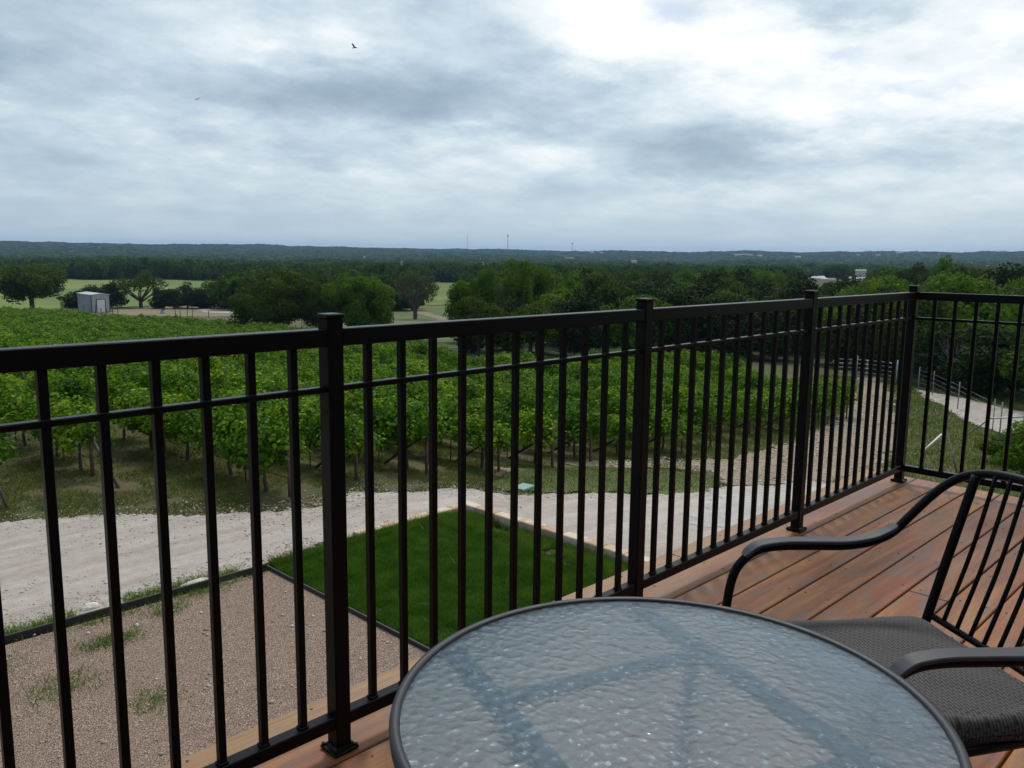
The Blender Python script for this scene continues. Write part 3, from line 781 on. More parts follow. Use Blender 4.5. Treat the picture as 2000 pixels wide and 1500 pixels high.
CLEARINGS = [(1637, 520, 66, 290), (1390, 2300, 60, 60), (1180, 1900, 30, 50), (1240, 1400, 20, 40), (1560, 1900, 30, 40), (660, 2700, 22, 40), (690, 2850, 20, 40), (680, 1150, 14, 30), (352, 520, 18, 25), (1740, 2400, 22, 40), (1160, 2600, 14, 40), (300, 2500, 30, 60)]
far_forest()

# ------------------------------------------------------------------ vineyard
def vine_variant(i, mat, n=820, size=.10):
    C = []; Rr = []
    for k in range(11):
        y = -.84 + 1.68 * (k + .5) / 11 + rng.uniform(-.06, .06); mz = .16 * math.cos(y * 1.7)
        C.append((rng.uniform(-.22, .22), y, rng.uniform(.90, 1.12) + mz)); Rr.append(rng.uniform(.30, .44))
        for sd in (-1, 1):
            if rng.uniform() < .6: C.append((sd * rng.uniform(.3, .58), y + rng.uniform(-.1, .1), rng.uniform(.72, 1.05))); Rr.append(rng.uniform(.2, .32))
    V = blobcloud(C, Rr, 60., size, up=.8, rnd=.55, sq=.95, shell=(.55, 1.14))
    # loose shoots
    sh = []
    for k in range(16):
        a = rng.uniform(0, 6.28); p = np.array((rng.uniform(-.3, .3), rng.uniform(-1, 1), 1.3)); d = np.array((math.cos(a) * .8, math.sin(a) * .5, rng.uniform(.0, .9)))
        for j in range(7): sh.append(p + d * j * .06 - np.array((0, 0, .012 * j * j)) + rng.normal(size=3) * .03)
    sh = np.array(sh); V = np.concatenate([V, leaves(sh, rng.normal(size=(len(sh), 3)) + (0, 0, .8), .09)])
    me = np_mesh("vine_foliage", V, 5); me.materials.append(mat)
    return me
VINES = [vine_variant(i, MAT_VINE) for i in range(7)]
def vine_trunk(i):
    mb = MB(); mb.tube(smooth_path([(0, 0, -.1), (rng.uniform(-.05, .05), rng.uniform(-.08, .08), .35), (rng.uniform(-.04, .04), rng.uniform(-.05, .05), .8)], 4), [.045] * 4 + [.035] * 5, 7)
    for s in (-1, 1): mb.tube(smooth_path([(0, 0, .78), (rng.uniform(-.05, .05), s * .45, .88), (0, s * 1.0, .86)], 4), [.03] * 4 + [.022] * 5, 6)
    me = mb.mesh("vine_trunk"); me.materials.append(MAT_VTRUNK); return me
VTR = [vine_trunk(i) for i in range(4)]
mbp = MB(); mbp.tube([(0, 0, -.3), (0, 0, 1.15)], .04, 10); POST = mbp.mesh("end_post_pipe"); POST.materials.append(MAT_RUST)
mbp = MB(); mbp.tube([(0, .05, 1.0), (0, 1.75, -.05)], .035, 8); BRACE = mbp.mesh("brace_pipe"); BRACE.materials.append(MAT_STAKE)
mbp = MB(); mbp.box((0, 0, .65), (.035, .012, 1.5)).box((0, .012, .65), (.008, .02, 1.5)); STAKE = mbp.mesh("stake_bar"); STAKE.materials.append(MAT_STAKE)

SP = 2.14
vine_list = []
rowx = [-1.15 + SP * k for k in range(-1, 40)]
vtop = px2([(1640, 716), (1550, 702), (1450, 697), (1300, 692), (1200, 692), (1100, 692), (1060, 700), (900, 690), (800, 657), (700, 652), (640, 642), (560, 634), (470, 627), (300, 617), (200, 615), (120, 606), (0, 601)], 1.35)
va = np.array([math.atan2(p[0] - CAM[0], p[1] - CAM[1]) for p in vtop][::-1]); vd = np.array([math.hypot(p[0] - CAM[0], p[1] - CAM[1]) for p in vtop][::-1])
ends = {}
for ri, x in enumerate(rowx):
    if x > 32.5 and False: break
    y0 = {0: 20., 1: 17.8, 2: 17.9}.get(ri, 13.6 + .25 * math.sin(ri * 1.7))
    if ri == 3: y0 = 13.0
    if x > 33: y0 = max(y0, 14 + (x - 33) * 1.2)
    y = y0 + .72; first = True
    while y < 230:
        D = math.hypot(x - CAM[0], y - CAM[1]); a = math.atan2(x - CAM[0], y - CAM[1])
        lim = np.interp(a, va, vd)
        if a > va[-1] + .01: y += 2; continue
        if D > lim: y += 2.; continue
        if first: ends[ri] = (x, y - .72); first = False
        if rng.uniform() > .03: vine_list.append((D, x + rng.uniform(-.1, .1), y + rng.uniform(-.12, .12), ri, a))
        y += 2.02
vis = [v for v in vine_list if az_of(-90) < v[4] < az_of(1720)]
vis.sort(); print("vines", len(vine_list), len(vis))
ORD = ["first", "second", "third", "fourth", "fifth", "sixth", "seventh", "eighth", "ninth", "tenth", "eleventh", "twelfth", "thirteenth", "fourteenth", "fifteenth", "sixteenth", "seventeenth", "eighteenth", "nineteenth", "twentieth"]
def rowname(ri):
    k = ri
    return ORD[k] + " trellis row from the left" if 0 <= k < len(ORD) else "far right trellis row"
VG = "grapevines in the vineyard rows"
seen_row = set()
hasV = {v[3] for v in vis[:300]}
# tell the front vines of each row apart by their place in the row
perrow = {}
for v in sorted(vis[:300]): perrow.setdefault(v[3], []).append(v)
NI_V = 290
for n_, (D, x, y, ri, a) in enumerate(vis[:NI_V]):
    pos = perrow[ri].index((D, x, y, ri, a))
    if pos == 0: lb = "leafy grapevine at the roadside end of the %s" % rowname(ri)
    elif pos == 1: lb = "leafy grapevine next to the end vine of the %s" % rowname(ri)
    else: lb = "leafy grapevine farther back in the %s" % rowname(ri)
    r = empty("grapevine", (x, y, hz(x, y)), math.pi * int(rng.integers(2)) + rng.uniform(-.06, .06), label=lb, cat="grapevine", group=VG)
    s = rng.uniform(.9, 1.12); r.scale = (s * rng.uniform(.8, 1.2), s * rng.uniform(.85, 1.02), s * rng.uniform(.88, 1.18))
    link("foliage", VINES[int(rng.integers(len(VINES)))], None, r)
    if D < 45: link("trunk", VTR[int(rng.integers(len(VTR)))], None, r)
def far_vines():
    tps = [me_co(m).reshape(-1, 5, 3) for m in VINES[:4]]; out = []
    for (D, x, y, ri, a) in vis[NI_V:]:
        T = tps[int(rng.integers(4))]; st = 2 if D < 90 else 4; k = 1.2 if D < 90 else 1.6
        T = T[int(rng.integers(st))::st]; c = T.mean(1, keepdims=True); T = (c + (T - c) * k).reshape(-1, 3).copy()
        T[:, 0] *= rng.uniform(.9, 1.3); T[:, 2] *= rng.uniform(.92, 1.12)
        out.append(T + np.array((x, y, hz(x, y))))
    V = np.concatenate(out); me = np_mesh("vineyard_rows", V, 5)
    tag(link("vineyard_rows", me, MAT_VINE_FAR), "mass of far grapevine rows running down to the trees", "vineyard", kind="stuff")
    print("far vine faces", len(V) // 5)
far_vines()
# end posts, braces, stakes, drip hoses
for ri, (x, y) in ends.items():
    if x > 34 or ri < 1: continue
    rn = rowname(ri)
    p = link("trellis_end_post", POST, None); p.location = (x, y, hz(x, y)); tag(p, "brown pipe post at the roadside end of the %s" % rn, "trellis post", "end posts of the trellis rows")
    b = link("trellis_brace", BRACE, None)
    if ri == 1 or ri == 2:
        b.location = (x, y + .1, hz(x, y)); b.rotation_euler = (0, 0, math.pi)
        tag(b, "rusty brace pipe leaning outward at the %s" % rn, "brace", "brace pipes of the trellis rows")
    else:
        b.location = (x, y, hz(x, y)); tag(b, "dark leaning brace pipe under the end vine of the %s" % rn, "brace", "brace pipes of the trellis rows")
    for k in range(6):
        yy = y + 2.0 + 3.9 * k + rng.uniform(-.2, .2)
        s = link("trellis_stake", STAKE, None); s.location = (x + .03, yy, hz(x, yy)); s.rotation_euler = (rng.uniform(-.03, .03), rng.uniform(-.03, .03), rng.uniform(0, 3))
        tag(s, ("nearest thin dark stake in the %s" if k == 0 else "thin dark stake farther back in the %s") % rn, "stake", "stakes along the trellis rows")
    mb = MB(); path = [(x + .02 * math.sin(yy), yy, hz(x, yy) + .42 - .05 * abs(math.sin((yy - y) * .8))) for yy in np.arange(y, y + 32, .8)]
    mb.tube(path, .009, 5)
    tag(mb.build("drip_hose", MAT_WIRE), "thin black irrigation hose strung low along the %s" % rn, "hose", "drip hoses along the trellis rows")
    mb = MB(); mb.tube([(x, yy, hz(x, yy) + 1.0) for yy in np.arange(y, y + 30, 3.)], .004, 4)
    tag(mb.build("trellis_wire", MAT_GALV), "thin wire carrying the vines of the %s" % rn, "wire", "wires of the trellis rows")
# spare rusty pipe end at the far left by the road
P = hit(3, 996); mb = MB(); mb.tube([(P[0] - .9, P[1] + .3, P[2] + .08), (P[0], P[1], P[2] + .08)], .07, 12)
tag(mb.build("rusty_pipe", MAT_RUST), "short dark rusty pipe lying in the grass at the far left", "pipe")

# ------------------------------------------------------------------ ground cover
def blades(name, pts, h, w, mat, label, cat="grass", lean=.5, kind="stuff"):
    n = len(pts); X, Y = pts[:, 0], pts[:, 1]; Z = H(X, Y)
    a = rng.uniform(0, 6.28, n); hh = h * rng.uniform(.5, 1.5, n); ww = w * rng.uniform(.7, 1.3, n)
    dx = np.cos(a) * ww; dy = np.sin(a) * ww; lx = rng.normal(size=n) * lean * hh; ly = rng.normal(size=n) * lean * hh
    V = np.stack([np.stack([X - dx, Y - dy, Z], -1), np.stack([X + dx, Y + dy, Z], -1), np.stack([X + lx, Y + ly, Z + hh], -1)], 1).reshape(-1, 3)
    return tag(link(name, np_mesh(name, V, 3), mat), label, cat, kind=kind)
def scatter(x0, x1, y0, y1, n): return np.stack([rng.uniform(x0, x1, n), rng.uniform(y0, y1, n)], -1)
tl = scatter(TX0 + .02, TX1 - .02, 3.5, TY1 - .02, 150000); tl = tl[(vnoise(tl[:, 0] * 3.1, tl[:, 1] * 3.1, 14) > .16) | (rng.uniform(size=len(tl)) < .45)]
s_ = scatter(TX0 + .05, TX1 - .05, 4, TY1 - .05, 260); o = blades("turf_straws", s_, .10, .007, MAT_GRASS, "a few longer straw coloured blades lying on the turf square", lean=1.3); o.location.z = .09
o = blades("turf_grass", tl, .05, .008, MAT_TURF, "short dark green turf filling the square lawn below the deck", lean=.35)
o.location.z = .07
# vineyard floor
g = scatter(-4, 36, 11, 34, 190000); D = np.hypot(g[:, 0] - CAM[0], g[:, 1] - CAM[1])
keep = (fbm(g[:, 0] * .9, g[:, 1] * .9, 3, 4) > .40) & ~inpoly(g[:, 0], g[:, 1], road_poly) & ~inpoly(g[:, 0], g[:, 1], stony)
g2 = scatter(-5, 18, 11.5, 22, 150000); k2 = (fbm(g2[:, 0] * 1.1, g2[:, 1] * 1.1, 13, 4) > .42) & ~inpoly(g2[:, 0], g2[:, 1], road_poly)
blades("meadow_grass", np.concatenate([g[keep], g2[k2]]), .065, .008, MAT_GRASS, "patchy green and straw coloured grass under the vine rows", lean=.8)
g = scatter(18, 52, -4, 24, 90000); keep = ~inpoly(g[:, 0], g[:, 1], stony) & ~inpoly(g[:, 0], g[:, 1], lane) & ~inpoly(g[:, 0], g[:, 1], road_poly)
blades("slope_grass", g[keep], .12, .018, leafmat("slope_blades", (.05, .10, .015), (.10, .16, .03), (.17, .21, .06), .3, .5, .4), "rough green grass on the slope beside the pale lane", lean=.7)
g = scatter(6, 20, 8, 14, 60000); g = g[inpoly(g[:, 0], g[:, 1], mowed)]
blades("verge_blades", g, .06, .012, MAT_WEED0, "short grass of the green verge beside the road", lean=.6)
# weeds along the black edging, and between turf and curb
e = np.concatenate([np.stack([rng.uniform(-9, .9, 9000), EDGE_Y + .13 + np.abs(rng.normal(size=9000)) * .12], -1)])
e = e[vnoise(e[:, 0] * 1.7, e[:, 1] * 2, 8) > .35]
blades("edging_weeds", e, .12, .006, MAT_WEED, "bright weeds growing along the outside of the black edging", lean=.5)
e = np.concatenate([scatter(4.38, 5.05, 2.5, 9.7, 34000), scatter(.8, 5.0, 9.5, 9.74, 9000), scatter(4.0, 5.0, 8.9, 9.7, 7000)])
e = e[vnoise(e[:, 0] * 2.5, e[:, 1] * 1.4, 9) > .22]
o = blades("border_weeds", e, .13, .006, MAT_WEED, "taller light weeds between the turf square and the stone curb", lean=.5); o.location.z = .04
e = np.concatenate([np.array(c) + rng.normal(size=(m, 2)) * s for c, m, s in [((-2.0, 8.7), 700, (.22, .12)), ((-1.1, 9.1), 300, (.15, .1)), ((-2.8, 7.9), 500, (.25, .2)), ((-2.2, 6.9), 300, (.15, .15)), ((-.5, 9.35), 300, (.25, .1)), ((-3.3, 8.9), 300, (.2, .2)), ((-1.7, 9.4), 400, (.5, .07)), ((-.2, 9.45), 300, (.5, .05))]])
o = blades("bed_weeds", e, .055, .005, MAT_WEED, "small green weed patches sprouting in the pink gravel bed", lean=.7); o.location.z = .05
# road pebbles
OCT = np.array([(1, 0, 0), (0, 1, 0), (-1, 0, 0), (0, -1, 0), (0, 0, .7), (0, 0, -.7)])
OF = np.array([(0, 1, 4), (1, 2, 4), (2, 3, 4), (3, 0, 4), (1, 0, 5), (2, 1, 5), (3, 2, 5), (0, 3, 5)])
def pebbles(name, pts, size, mat, label, zoff=.03):
    n = len(pts); s = size * np.exp(rng.normal(size=n) * .45)
    a = rng.uniform(0, 6.28, n); V = OCT[None] * (1 + rng.uniform(-.3, .3, (n, 6, 3)))
    ca, sa = np.cos(a)[:, None], np.sin(a)[:, None]
    W = np.stack([V[..., 0] * ca - V[..., 1] * sa, V[..., 0] * sa + V[..., 1] * ca, V[..., 2]], -1) * s[:, None, None]
    W += np.stack([pts[:, 0], pts[:, 1], H(pts[:, 0], pts[:, 1]) + zoff], -1)[:, None]
    idx = (OF[None] + (np.arange(n) * 6)[:, None, None]).reshape(-1, 3)
    return tag(link(name, np_mesh(name, W.reshape(-1, 3), 3, idx), mat), label, "gravel", kind="stuff")
def m_stone():
    m, N, b, _ = material("pale_stones", (.5, .46, .4), .9)
    g_ = N.new("ShaderNodeNewGeometry")
    N.put(b.inputs["Base Color"], N.ramp(g_.outputs["Random Per Island"], [(0., (.24, .19, .15)), (.5, (.40, .35, .29)), (1., (.55, .51, .46))]))
    return m
MAT_STONES = m_stone()
fe = np.array(far_edge)[:, :2]
seg = rng.integers(0, len(fe) - 1, 5000); t = rng.uniform(0, 1, 5000)[:, None]
e1 = fe[seg] * (1 - t) + fe[seg + 1] * t + rng.normal(size=(5000, 2)) * (.5, .45)
e2 = scatter(-5, 17, 9.8, 13.5, 5000); e2 = e2[inpoly(e2[:, 0], e2[:, 1], road_poly) & (vnoise(e2[:, 0] * .8, e2[:, 1] * 1.5, 4) > .5)]
e3 = np.stack([rng.uniform(-8, 2, 3000), EDGE_Y + .3 + np.abs(rng.normal(size=3000)) * .35], -1)
pebbles("road_pebbles", np.concatenate([e1, e2, e3]), .013, MAT_STONES, "pale loose stones scattered along the gravel road")
e = scatter(8, 44, 4, 20, 26000); e = e[inpoly(e[:, 0], e[:, 1], stony)]
pebbles("track_stones", e, .035, MAT_STONES, "broken pale stones covering the track to the gate", .02)
e = scatter(-6, .6, 4, 9.55, 1600)
pebbles("bed_pebbles", e, .011, MAT_STONES, "a few paler pebbles lying in the pink gravel bed", .055)
def rock(name, c, s, mat, label, cat="rock"):
    import bmesh
    bm = bmesh.new(); bmesh.ops.create_icosphere(bm, subdivisions=3, radius=1)
    for v in bm.verts:
        n = float(fbm(v.co.x * 1.7 + c[0], v.co.y * 1.7 + v.co.z, 5, 3)); v.co *= .75 + .5 * n
        v.co = Vector((v.co.x * s[0], v.co.y * s[1], v.co.z * s[2]))
    me = bpy.data.meshes.new(name); bm.to_mesh(me); bm.free()
    o = link(name, me, mat); o.location = c; return tag(o, label, cat)
MAT_LIME = simple("pale_limestone", (.55, .52, .46), .9, var=.25, scale=8, bump=.5)
P = hit(176, 1192); rock("limestone_rock", (P[0], P[1], P[2] + .03), (.13, .09, .07), MAT_LIME, "fist sized pale rock on the road beside the black edging")
P = hit(394, 1150); rock("limestone_rock", (P[0], P[1] + .1, P[2] + .05), (.30, .08, .07), MAT_LIME, "long pale stone slab lying behind the black edging weeds")

# black landscape edging (two runs, one thing each)
mb = MB(); mb.box((-5.65, EDGE_Y, -3.47), (12.7, .03, .20), bev=.008); tag(mb.build("garden_edging", MAT_WIRE), "black edging strip between the pink gravel bed and the road", "edging")
mb = MB(); mb.box((.70, 2.2, -3.48), (.03, 14.78, .18), bev=.008); tag(mb.build("garden_edging", MAT_WIRE), "black edging strip between the pink gravel bed and the turf square", "edging")
mb = MB(); mb.box((TX1 + .03, 4., -3.50), (.02, 11., .10), bev=.005); tag(mb.build("garden_edging", MAT_WIRE), "thin dark edging on the far right side of the turf square", "edging")
# limestone curb: individual blocks belong to one curb wall
def m_curb():
    m, N, b, _ = material("cream_limestone_block", (.5, .38, .26), .85)
    g_ = N.new("ShaderNodeNewGeometry"); geo = g_.outputs["Position"]
    c = N.ramp(g_.outputs["Random Per Island"], [(0., (.42, .27, .16)), (.5, (.55, .42, .29)), (1., (.62, .53, .41))])
    c = N.mix(N.step(N.noise(geo, 7, 5, .65), .5, .72), c, (.66, .60, .5))
    N.put(b.inputs["Base Color"], c); N.put(b.inputs["Normal"], N.bump(N.noise(geo, 18, 5, .6), .7, .02)); return m
MAT_CURB = m_curb()
mb = MB(); x = 2.55
while x < 5.0:
    l = rng.uniform(.38, .6); l = min(l, 5.0 - x + .001); mb.box((x + l / 2, 9.86 + rng.uniform(-.01, .01), -3.47 + rng.uniform(-.008, .008)), (l - .008, .22, .22), rng.uniform(-.01, .01), .015); x += l
y = 10.0; 
while y > -2:
    l = rng.uniform(.38, .62); mb.box((5.16 + rng.uniform(-.01, .01), y - l / 2, -3.46 - .006 * rng.uniform(0, 1) + rng.uniform(-.008, .008)), (.22, l - .008, .23), rng.uniform(-.012, .012), .015); y -= l
tag(mb.build("stone_curb", MAT_CURB), "low cream limestone block curb turning the corner round the turf square", "curb")
# irrigation valve cover
P = hit(1022, 957); mb = MB(); mb.box((P[0], P[1], P[2] + .05), (.50, .34, .09), .2, .015); o = mb.build("valve_box", simple("green_plastic_lid", (.16, .30, .26), .5, var=.1))
tag(o, "flat pale green irrigation valve box lid in the grass verge", "valve box")
# pvc pipe, leaning stake, gate, fence
def tube_obj(name, pts, r, mat, label=None, cat=None, group=None, parent=None, n=8):
    mb = MB(); mb.tube(pts, r, n); return tag(mb.build(name, mat, parent), label, cat, group)
a, b = hit(1804, 887), hit(1836, 876); a[2] += .15; b[2] += .55
tube_obj("plastic_pipe", [tuple(a), tuple(b)], .03, MAT_PVC, "white plastic pipe propped on the grass behind the side railing", "pipe")
a, b = hit(1869, 925), hit(1846, 900); b[2] += 1.0
tube_obj("leaning_stake", [tuple(a), tuple(b)], .025, MAT_STAKE, "thin dark stake leaning over the grass behind the side railing", "stake")
FP = px2([(1640, 738), (1748, 752), (1793, 763), (1821, 773), (1870, 800), (1938, 842), (1952, 850), (1994, 872), (2060, 915)])
fr = empty("wire_fence", FP[2], label="wire fence with thin grey metal posts between the slope grass and the lane", cat="fence")
def rel(p, o=FP[2]): return (p[0] - o[0], p[1] - o[1], p[2] - o[2])
for i, p in enumerate(FP[2:]):
    q = rel(p); tube_obj("post", [(q[0], q[1], q[2] - .2), (q[0], q[1], q[2] + 1.45)], .022 if i % 2 else .03, MAT_GALV2, parent=fr)
mb = MB()
for h in (.25, .5, .75, 1., 1.25):
    for i in range(2, len(FP) - 1):
        a, b = rel(FP[i]), rel(FP[i + 1]); mb.tube([(a[0], a[1], a[2] + h), (b[0], b[1], b[2] + h)], .004, 4)
mb.build("fence_wire", MAT_GALV, fr)
a = rel(FP[7]); tube_obj("corner_brace", [(a[0], a[1], a[2] + 1.2), (a[0] + .4, a[1] + 1.3, a[2] + .9), (a[0] + .8, a[1] + 2.2, a[2])], .03, MAT_GALV, parent=fr)
# tube gates at the end of the track
gates = [((1630, 739), (1668, 741), "left tubular metal gate across the end of the stony track"), ((1672, 741), (1712, 745), "middle tubular metal gate across the end of the stony track"), ((1716, 745), (1750, 752), "right tubular metal gate across the end of the stony track")]
for (A, B_, lb) in gates:
    a, b = hit(*A), hit(*B_); g_ = empty("tube_gate", tuple(a), label=lb, cat="gate", group="tubular gates at the end of the track"); d = b - a
    mb = MB(); mb.tube([(0, 0, .25), (0, 0, 1.35), (d[0], d[1], d[2] + 1.35), (d[0], d[1], d[2] + .25), (0, 0, .25)], .03, 6)
    mb.tube([(d[0] / 2, d[1] / 2, d[2] / 2 + .25), (d[0] / 2, d[1] / 2, d[2] / 2 + 1.35)], .025, 6); mb.build("gate_frame", MAT_GALV, g_)
    mb = MB()
    for h in (.5, .8, 1.08): mb.tube([(0, 0, h), (d[0], d[1], d[2] + h)], .02, 6)
    mb.build("gate_rail", MAT_GALV, g_)
    for q in ((0, 0, 0), tuple(d)):
        tube_obj("gate_post", [(q[0], q[1], q[2] - .2), (q[0], q[1], q[2] + 1.6)], .05, MAT_GALV, parent=g_)
# bushes at lower right beyond railing
P = hit(2010, 935); tree(P[0], P[1], 1.9, 3.0, "elm2", "low leafy bush at the right edge behind the side railing", name="bush", cat="bush")
P = hit(1955, 905); tree(P[0], P[1], 1.1, 1.6, "elm1", "small leafy shrub beside the lane fence corner", name="shrub", cat="bush")

# ------------------------------------------------------------------ shed, trailer, clearing things
MAT_CORR = None
def m_corr():
    m, N, b, pos = material("corrugated_metal", (.40, .43, .46), .5, .3)
    s_ = N.new("ShaderNodeSeparateXYZ"); N.put(s_.inputs[0], pos)
    w_ = N.math("SINE", N.math("MULTIPLY", N.math("ADD", s_.outputs[0], s_.outputs[1]), 2 * math.pi / .3))
    N.put(b.inputs["Normal"], N.bump(w_, .8, .03))
    N.put(b.inputs["Base Color"], N.mix(N.noise(pos, 1.2, 4, .6), (.30, .33, .37), (.47, .50, .53))); return m
MAT_CORR = m_corr()
DS = 172.
L0, L1, L2 = atD(153, 606, DS + 4.5), atD(179.5, 608, DS), atD(215, 607.5, DS + .6)
zs = hz(L1[0], L1[1]); c0 = np.array([L1[0], L1[1]]); ux = (L2 - L1)[:2]; wx = np.linalg.norm(ux); ux /= wx
uy = np.array([-ux[1], ux[0]])
if uy @ (c0 - CAM[:2]) < 0: uy = -uy
dep = abs((L0 - L1)[:2] @ uy); dep = max(dep, 4.)
hs = (608 - 577) * DS / FPX
sh = empty("metal_shed", (c0[0], c0[1], zs), math.atan2(ux[1], ux[0]), label="pale grey metal storage shed with a white door beyond the vineyard", cat="shed")
flip = 1 if (ux[0] * uy[1] - ux[1] * uy[0]) > 0 else -1
# walls as one body skewed towards the seen left side
lx = float((L0 - L1)[:2] @ ux)
mb = MB(); dd = dep * flip
vs = [(0, 0, 0), (wx, 0, 0), (wx + lx, dd, 0), (lx, dd, 0)]; vs = vs + [(a, b, hs * (1.0 if b == 0 else 1.04)) for a, b, _ in vs]
mb.add(vs, [(0, 1, 5, 4), (1, 2, 6, 5), (2, 3, 7, 6), (3, 0, 4, 7)]); mb.build("wall", MAT_CORR, sh)
mb = MB(); o_ = .15; rv = [(-o_, -o_ * flip, hs * 1.0), (wx + o_, -o_ * flip, hs * 1.0), (wx + lx + o_, dd + o_ * flip, hs * 1.045), (lx - o_, dd + o_ * flip, hs * 1.045)]
mid1 = (wx * .5, -o_ * flip, hs * 1.07); mid2 = (wx * .5 + lx, dd + o_ * flip, hs * 1.115)
vv = [rv[0], rv[1], mid1, rv[3], rv[2], mid2]; vv = vv + [(a, b, c - .1) for a, b, c in vv]
mb.add(vv, [(0, 2, 5, 3), (2, 1, 4, 5), (6, 9, 11, 8), (8, 11, 10, 7), (0, 6, 8, 2), (2, 8, 7, 1), (3, 5, 11, 9), (5, 4, 10, 11), (0, 3, 9, 6), (1, 7, 10, 4)])
mb.add([(0, 0, hs - .02), (wx, 0, hs - .02), (wx / 2, 0, hs * 1.06)], [(0, 1, 2)])
mb.build("roof", simple("shed_roof_metal", (.50, .53, .56), .4, .4, var=.08), sh)
MAT_TRIM = simple("dark_trim", (.03, .04, .06), .6, var=.1); MAT_WDOOR = simple("white_door", (.62, .66, .70), .5, var=.06)
mb = MB()
mb.box((0, 0, hs / 2), (.16, .16, hs)); mb.box((wx, 0, hs / 2), (.12, .12, hs)); mb.build("corner_trim", MAT_TRIM, sh)
dw, dh = 1.35, hs * .72; dx = wx * .30; 
mb = MB(); mb.box((dx + dw / 2, -.05 * flip, dh / 2), (dw, .06, dh)); dr = mb.build("door", MAT_WDOOR, sh)
mb = MB(); mb.box((dx - .06, -.05 * flip, dh / 2), (.12, .1, dh + .12)).box((dx + dw + .06, -.05 * flip, dh / 2), (.12, .1, dh + .12)).box((dx + dw / 2, -.05 * flip, dh + .06), (dw, .1, .12)); mb.build("door_frame", MAT_TRIM, sh)
mb = MB(); mb.box((dx + dw - .15, -.12 * flip, dh * .5), (.1, .08, .1)); mb.build("handle", MAT_TRIM, dr)
# flatbed trailer
P = hit(441, 601); az = math.atan2(*(P - CAM)[:2]); rt = -az
tr = empty("flatbed_trailer", tuple(P), rt, label="low dark flatbed trailer parked on the bare earth clearing", cat="trailer")
mb = MB(); mb.box((0, 0, .62), (4.2, 1.9, .14)); mb.build("deck", simple("weathered_planks", (.22, .20, .18), .8), tr)
mb = MB(); mb.box((-.1, -1.02, .5), (4.4, .08, .2)).box((-.1, 1.02, .5), (4.4, .08, .2)); mb.tube([(-2.1, .7, .5), (-3.3, 0, .45), (-2.1, -.7, .5)], .05, 6); mb.build("frame", MAT_STAKE, tr)
for sx in (.3, 1.15):
    for sy in (-1.1, 1.1):
        mb = MB(); mb.tube([(sx, sy - .1, .34), (sx, sy + .1, .34)], .34, 16); mb.build("wheel", MAT_WIRE, tr)
# brush pile and pump box
P = hit(412, 599); bp = MB()
for k in range(60):
    a = rng.uniform(0, 6.28); c = np.array([P[0], P[1], P[2]]) + rng.normal(size=3) * (2.4, 1.0, .0) + (0, 0, rng.uniform(.1, 1.)); d = np.array((math.cos(a), math.sin(a), rng.uniform(-.2, .3))) * rng.uniform(.8, 2.)
    bp.tube([c - d, c + d * .2 + rng.normal(size=3) * .15, c + d], [.05, .04, .02], 5)
tag(bp.build("brush_pile", simple("dry_branches", (.16, .13, .11), .9, var=.4)), "heap of cut grey branches beside the flatbed trailer", "brush pile")
P = hit(320, 613); wl = empty("well_head", tuple(P), label="small pale box with a dark lid standing in the clearing", cat="pump box")
mb = MB(); mb.box((0, 0, .3), (1.2, .8, .6), .7, .03); mb.build("box", simple("pale_concrete", (.42, .44, .46), .8), wl)
mb = MB(); mb.box((0, 0, .68), (.9, .6, .14), .7, .03).cyl((0, 0, .75), .14, .3); mb.build("lid", MAT_TRIM, wl)
# short fence posts along the vineyard end
for i, px in enumerate(list(range(110, 240, 11)) + [343, 352, 366, 376, 408]):
    P = hit(px, 618 if px < 260 else 621); mb = MB(); mb.tube([(P[0], P[1], P[2] - .2), (P[0] + rng.uniform(-.05, .05), P[1], P[2] + rng.uniform(1.2, 1.9))], .06, 6)
    tag(mb.build("fence_post", MAT_STAKE), "dark thin post standing in the row between shed and vines" if px < 260 else "dark thin post standing in front of the earth clearing", "fence post", "thin posts before the shed" if px < 260 else "thin posts before the clearing")

# ------------------------------------------------------------------ distant houses, lots, towers
MAT_HW = simple("pale_house_wall", (.50, .50, .48), .8, var=.08, scale=.3); MAT_HR = simple("pale_metal_roof", (.30, .31, .32), .9, 0., var=.1, scale=.3)
MAT_HB = simple("tan_house_wall", (.42, .36, .31), .8, var=.08, scale=.3)
def house(px, D, wpx, hpx, py, label, wallm=MAT_HW, name="house", hfix=None):
    P = atD(px, py, D) if hfix else hit(px, py, 8.5, max(450., D * .45)) if D else atD(px, py, 560); D = math.hypot(P[0] - CAM[0], P[1] - CAM[1]); w = min(wpx * D / FPX, 60.); g = hz(P[0], P[1])
    v = max(hpx * D / FPX * .6, 1.2); h = 8.2 + v if D > 560.5 or D < 559.5 else P[2] - g + v
    if hfix: h = hfix; v = hfix * .4
    a = -math.atan2(*(P - CAM)[:2]) + rng.uniform(-.4, .4)
    r = empty(name, (P[0], P[1], g), a, label=label, cat="house", group="houses far off in the valley")
    mb = MB(); mb.box((0, 0, h / 2), (w, w * .5, h)); mb.build("wall", wallm, r)
    mb = MB(); e = w * .06; hw, hd = w / 2 + e, w * .25 + e; t = h + max(1., v * .7)
    mb.add([(-hw, -hd, h + .01), (hw, -hd, h + .01), (hw, hd, h + .01), (-hw, hd, h + .01), (-hw, 0, t), (hw, 0, t)], [(0, 1, 5, 4), (2, 3, 4, 5), (1, 2, 5), (3, 0, 4), (3, 2, 1, 0)]); mb.build("roof", MAT_HR, r)
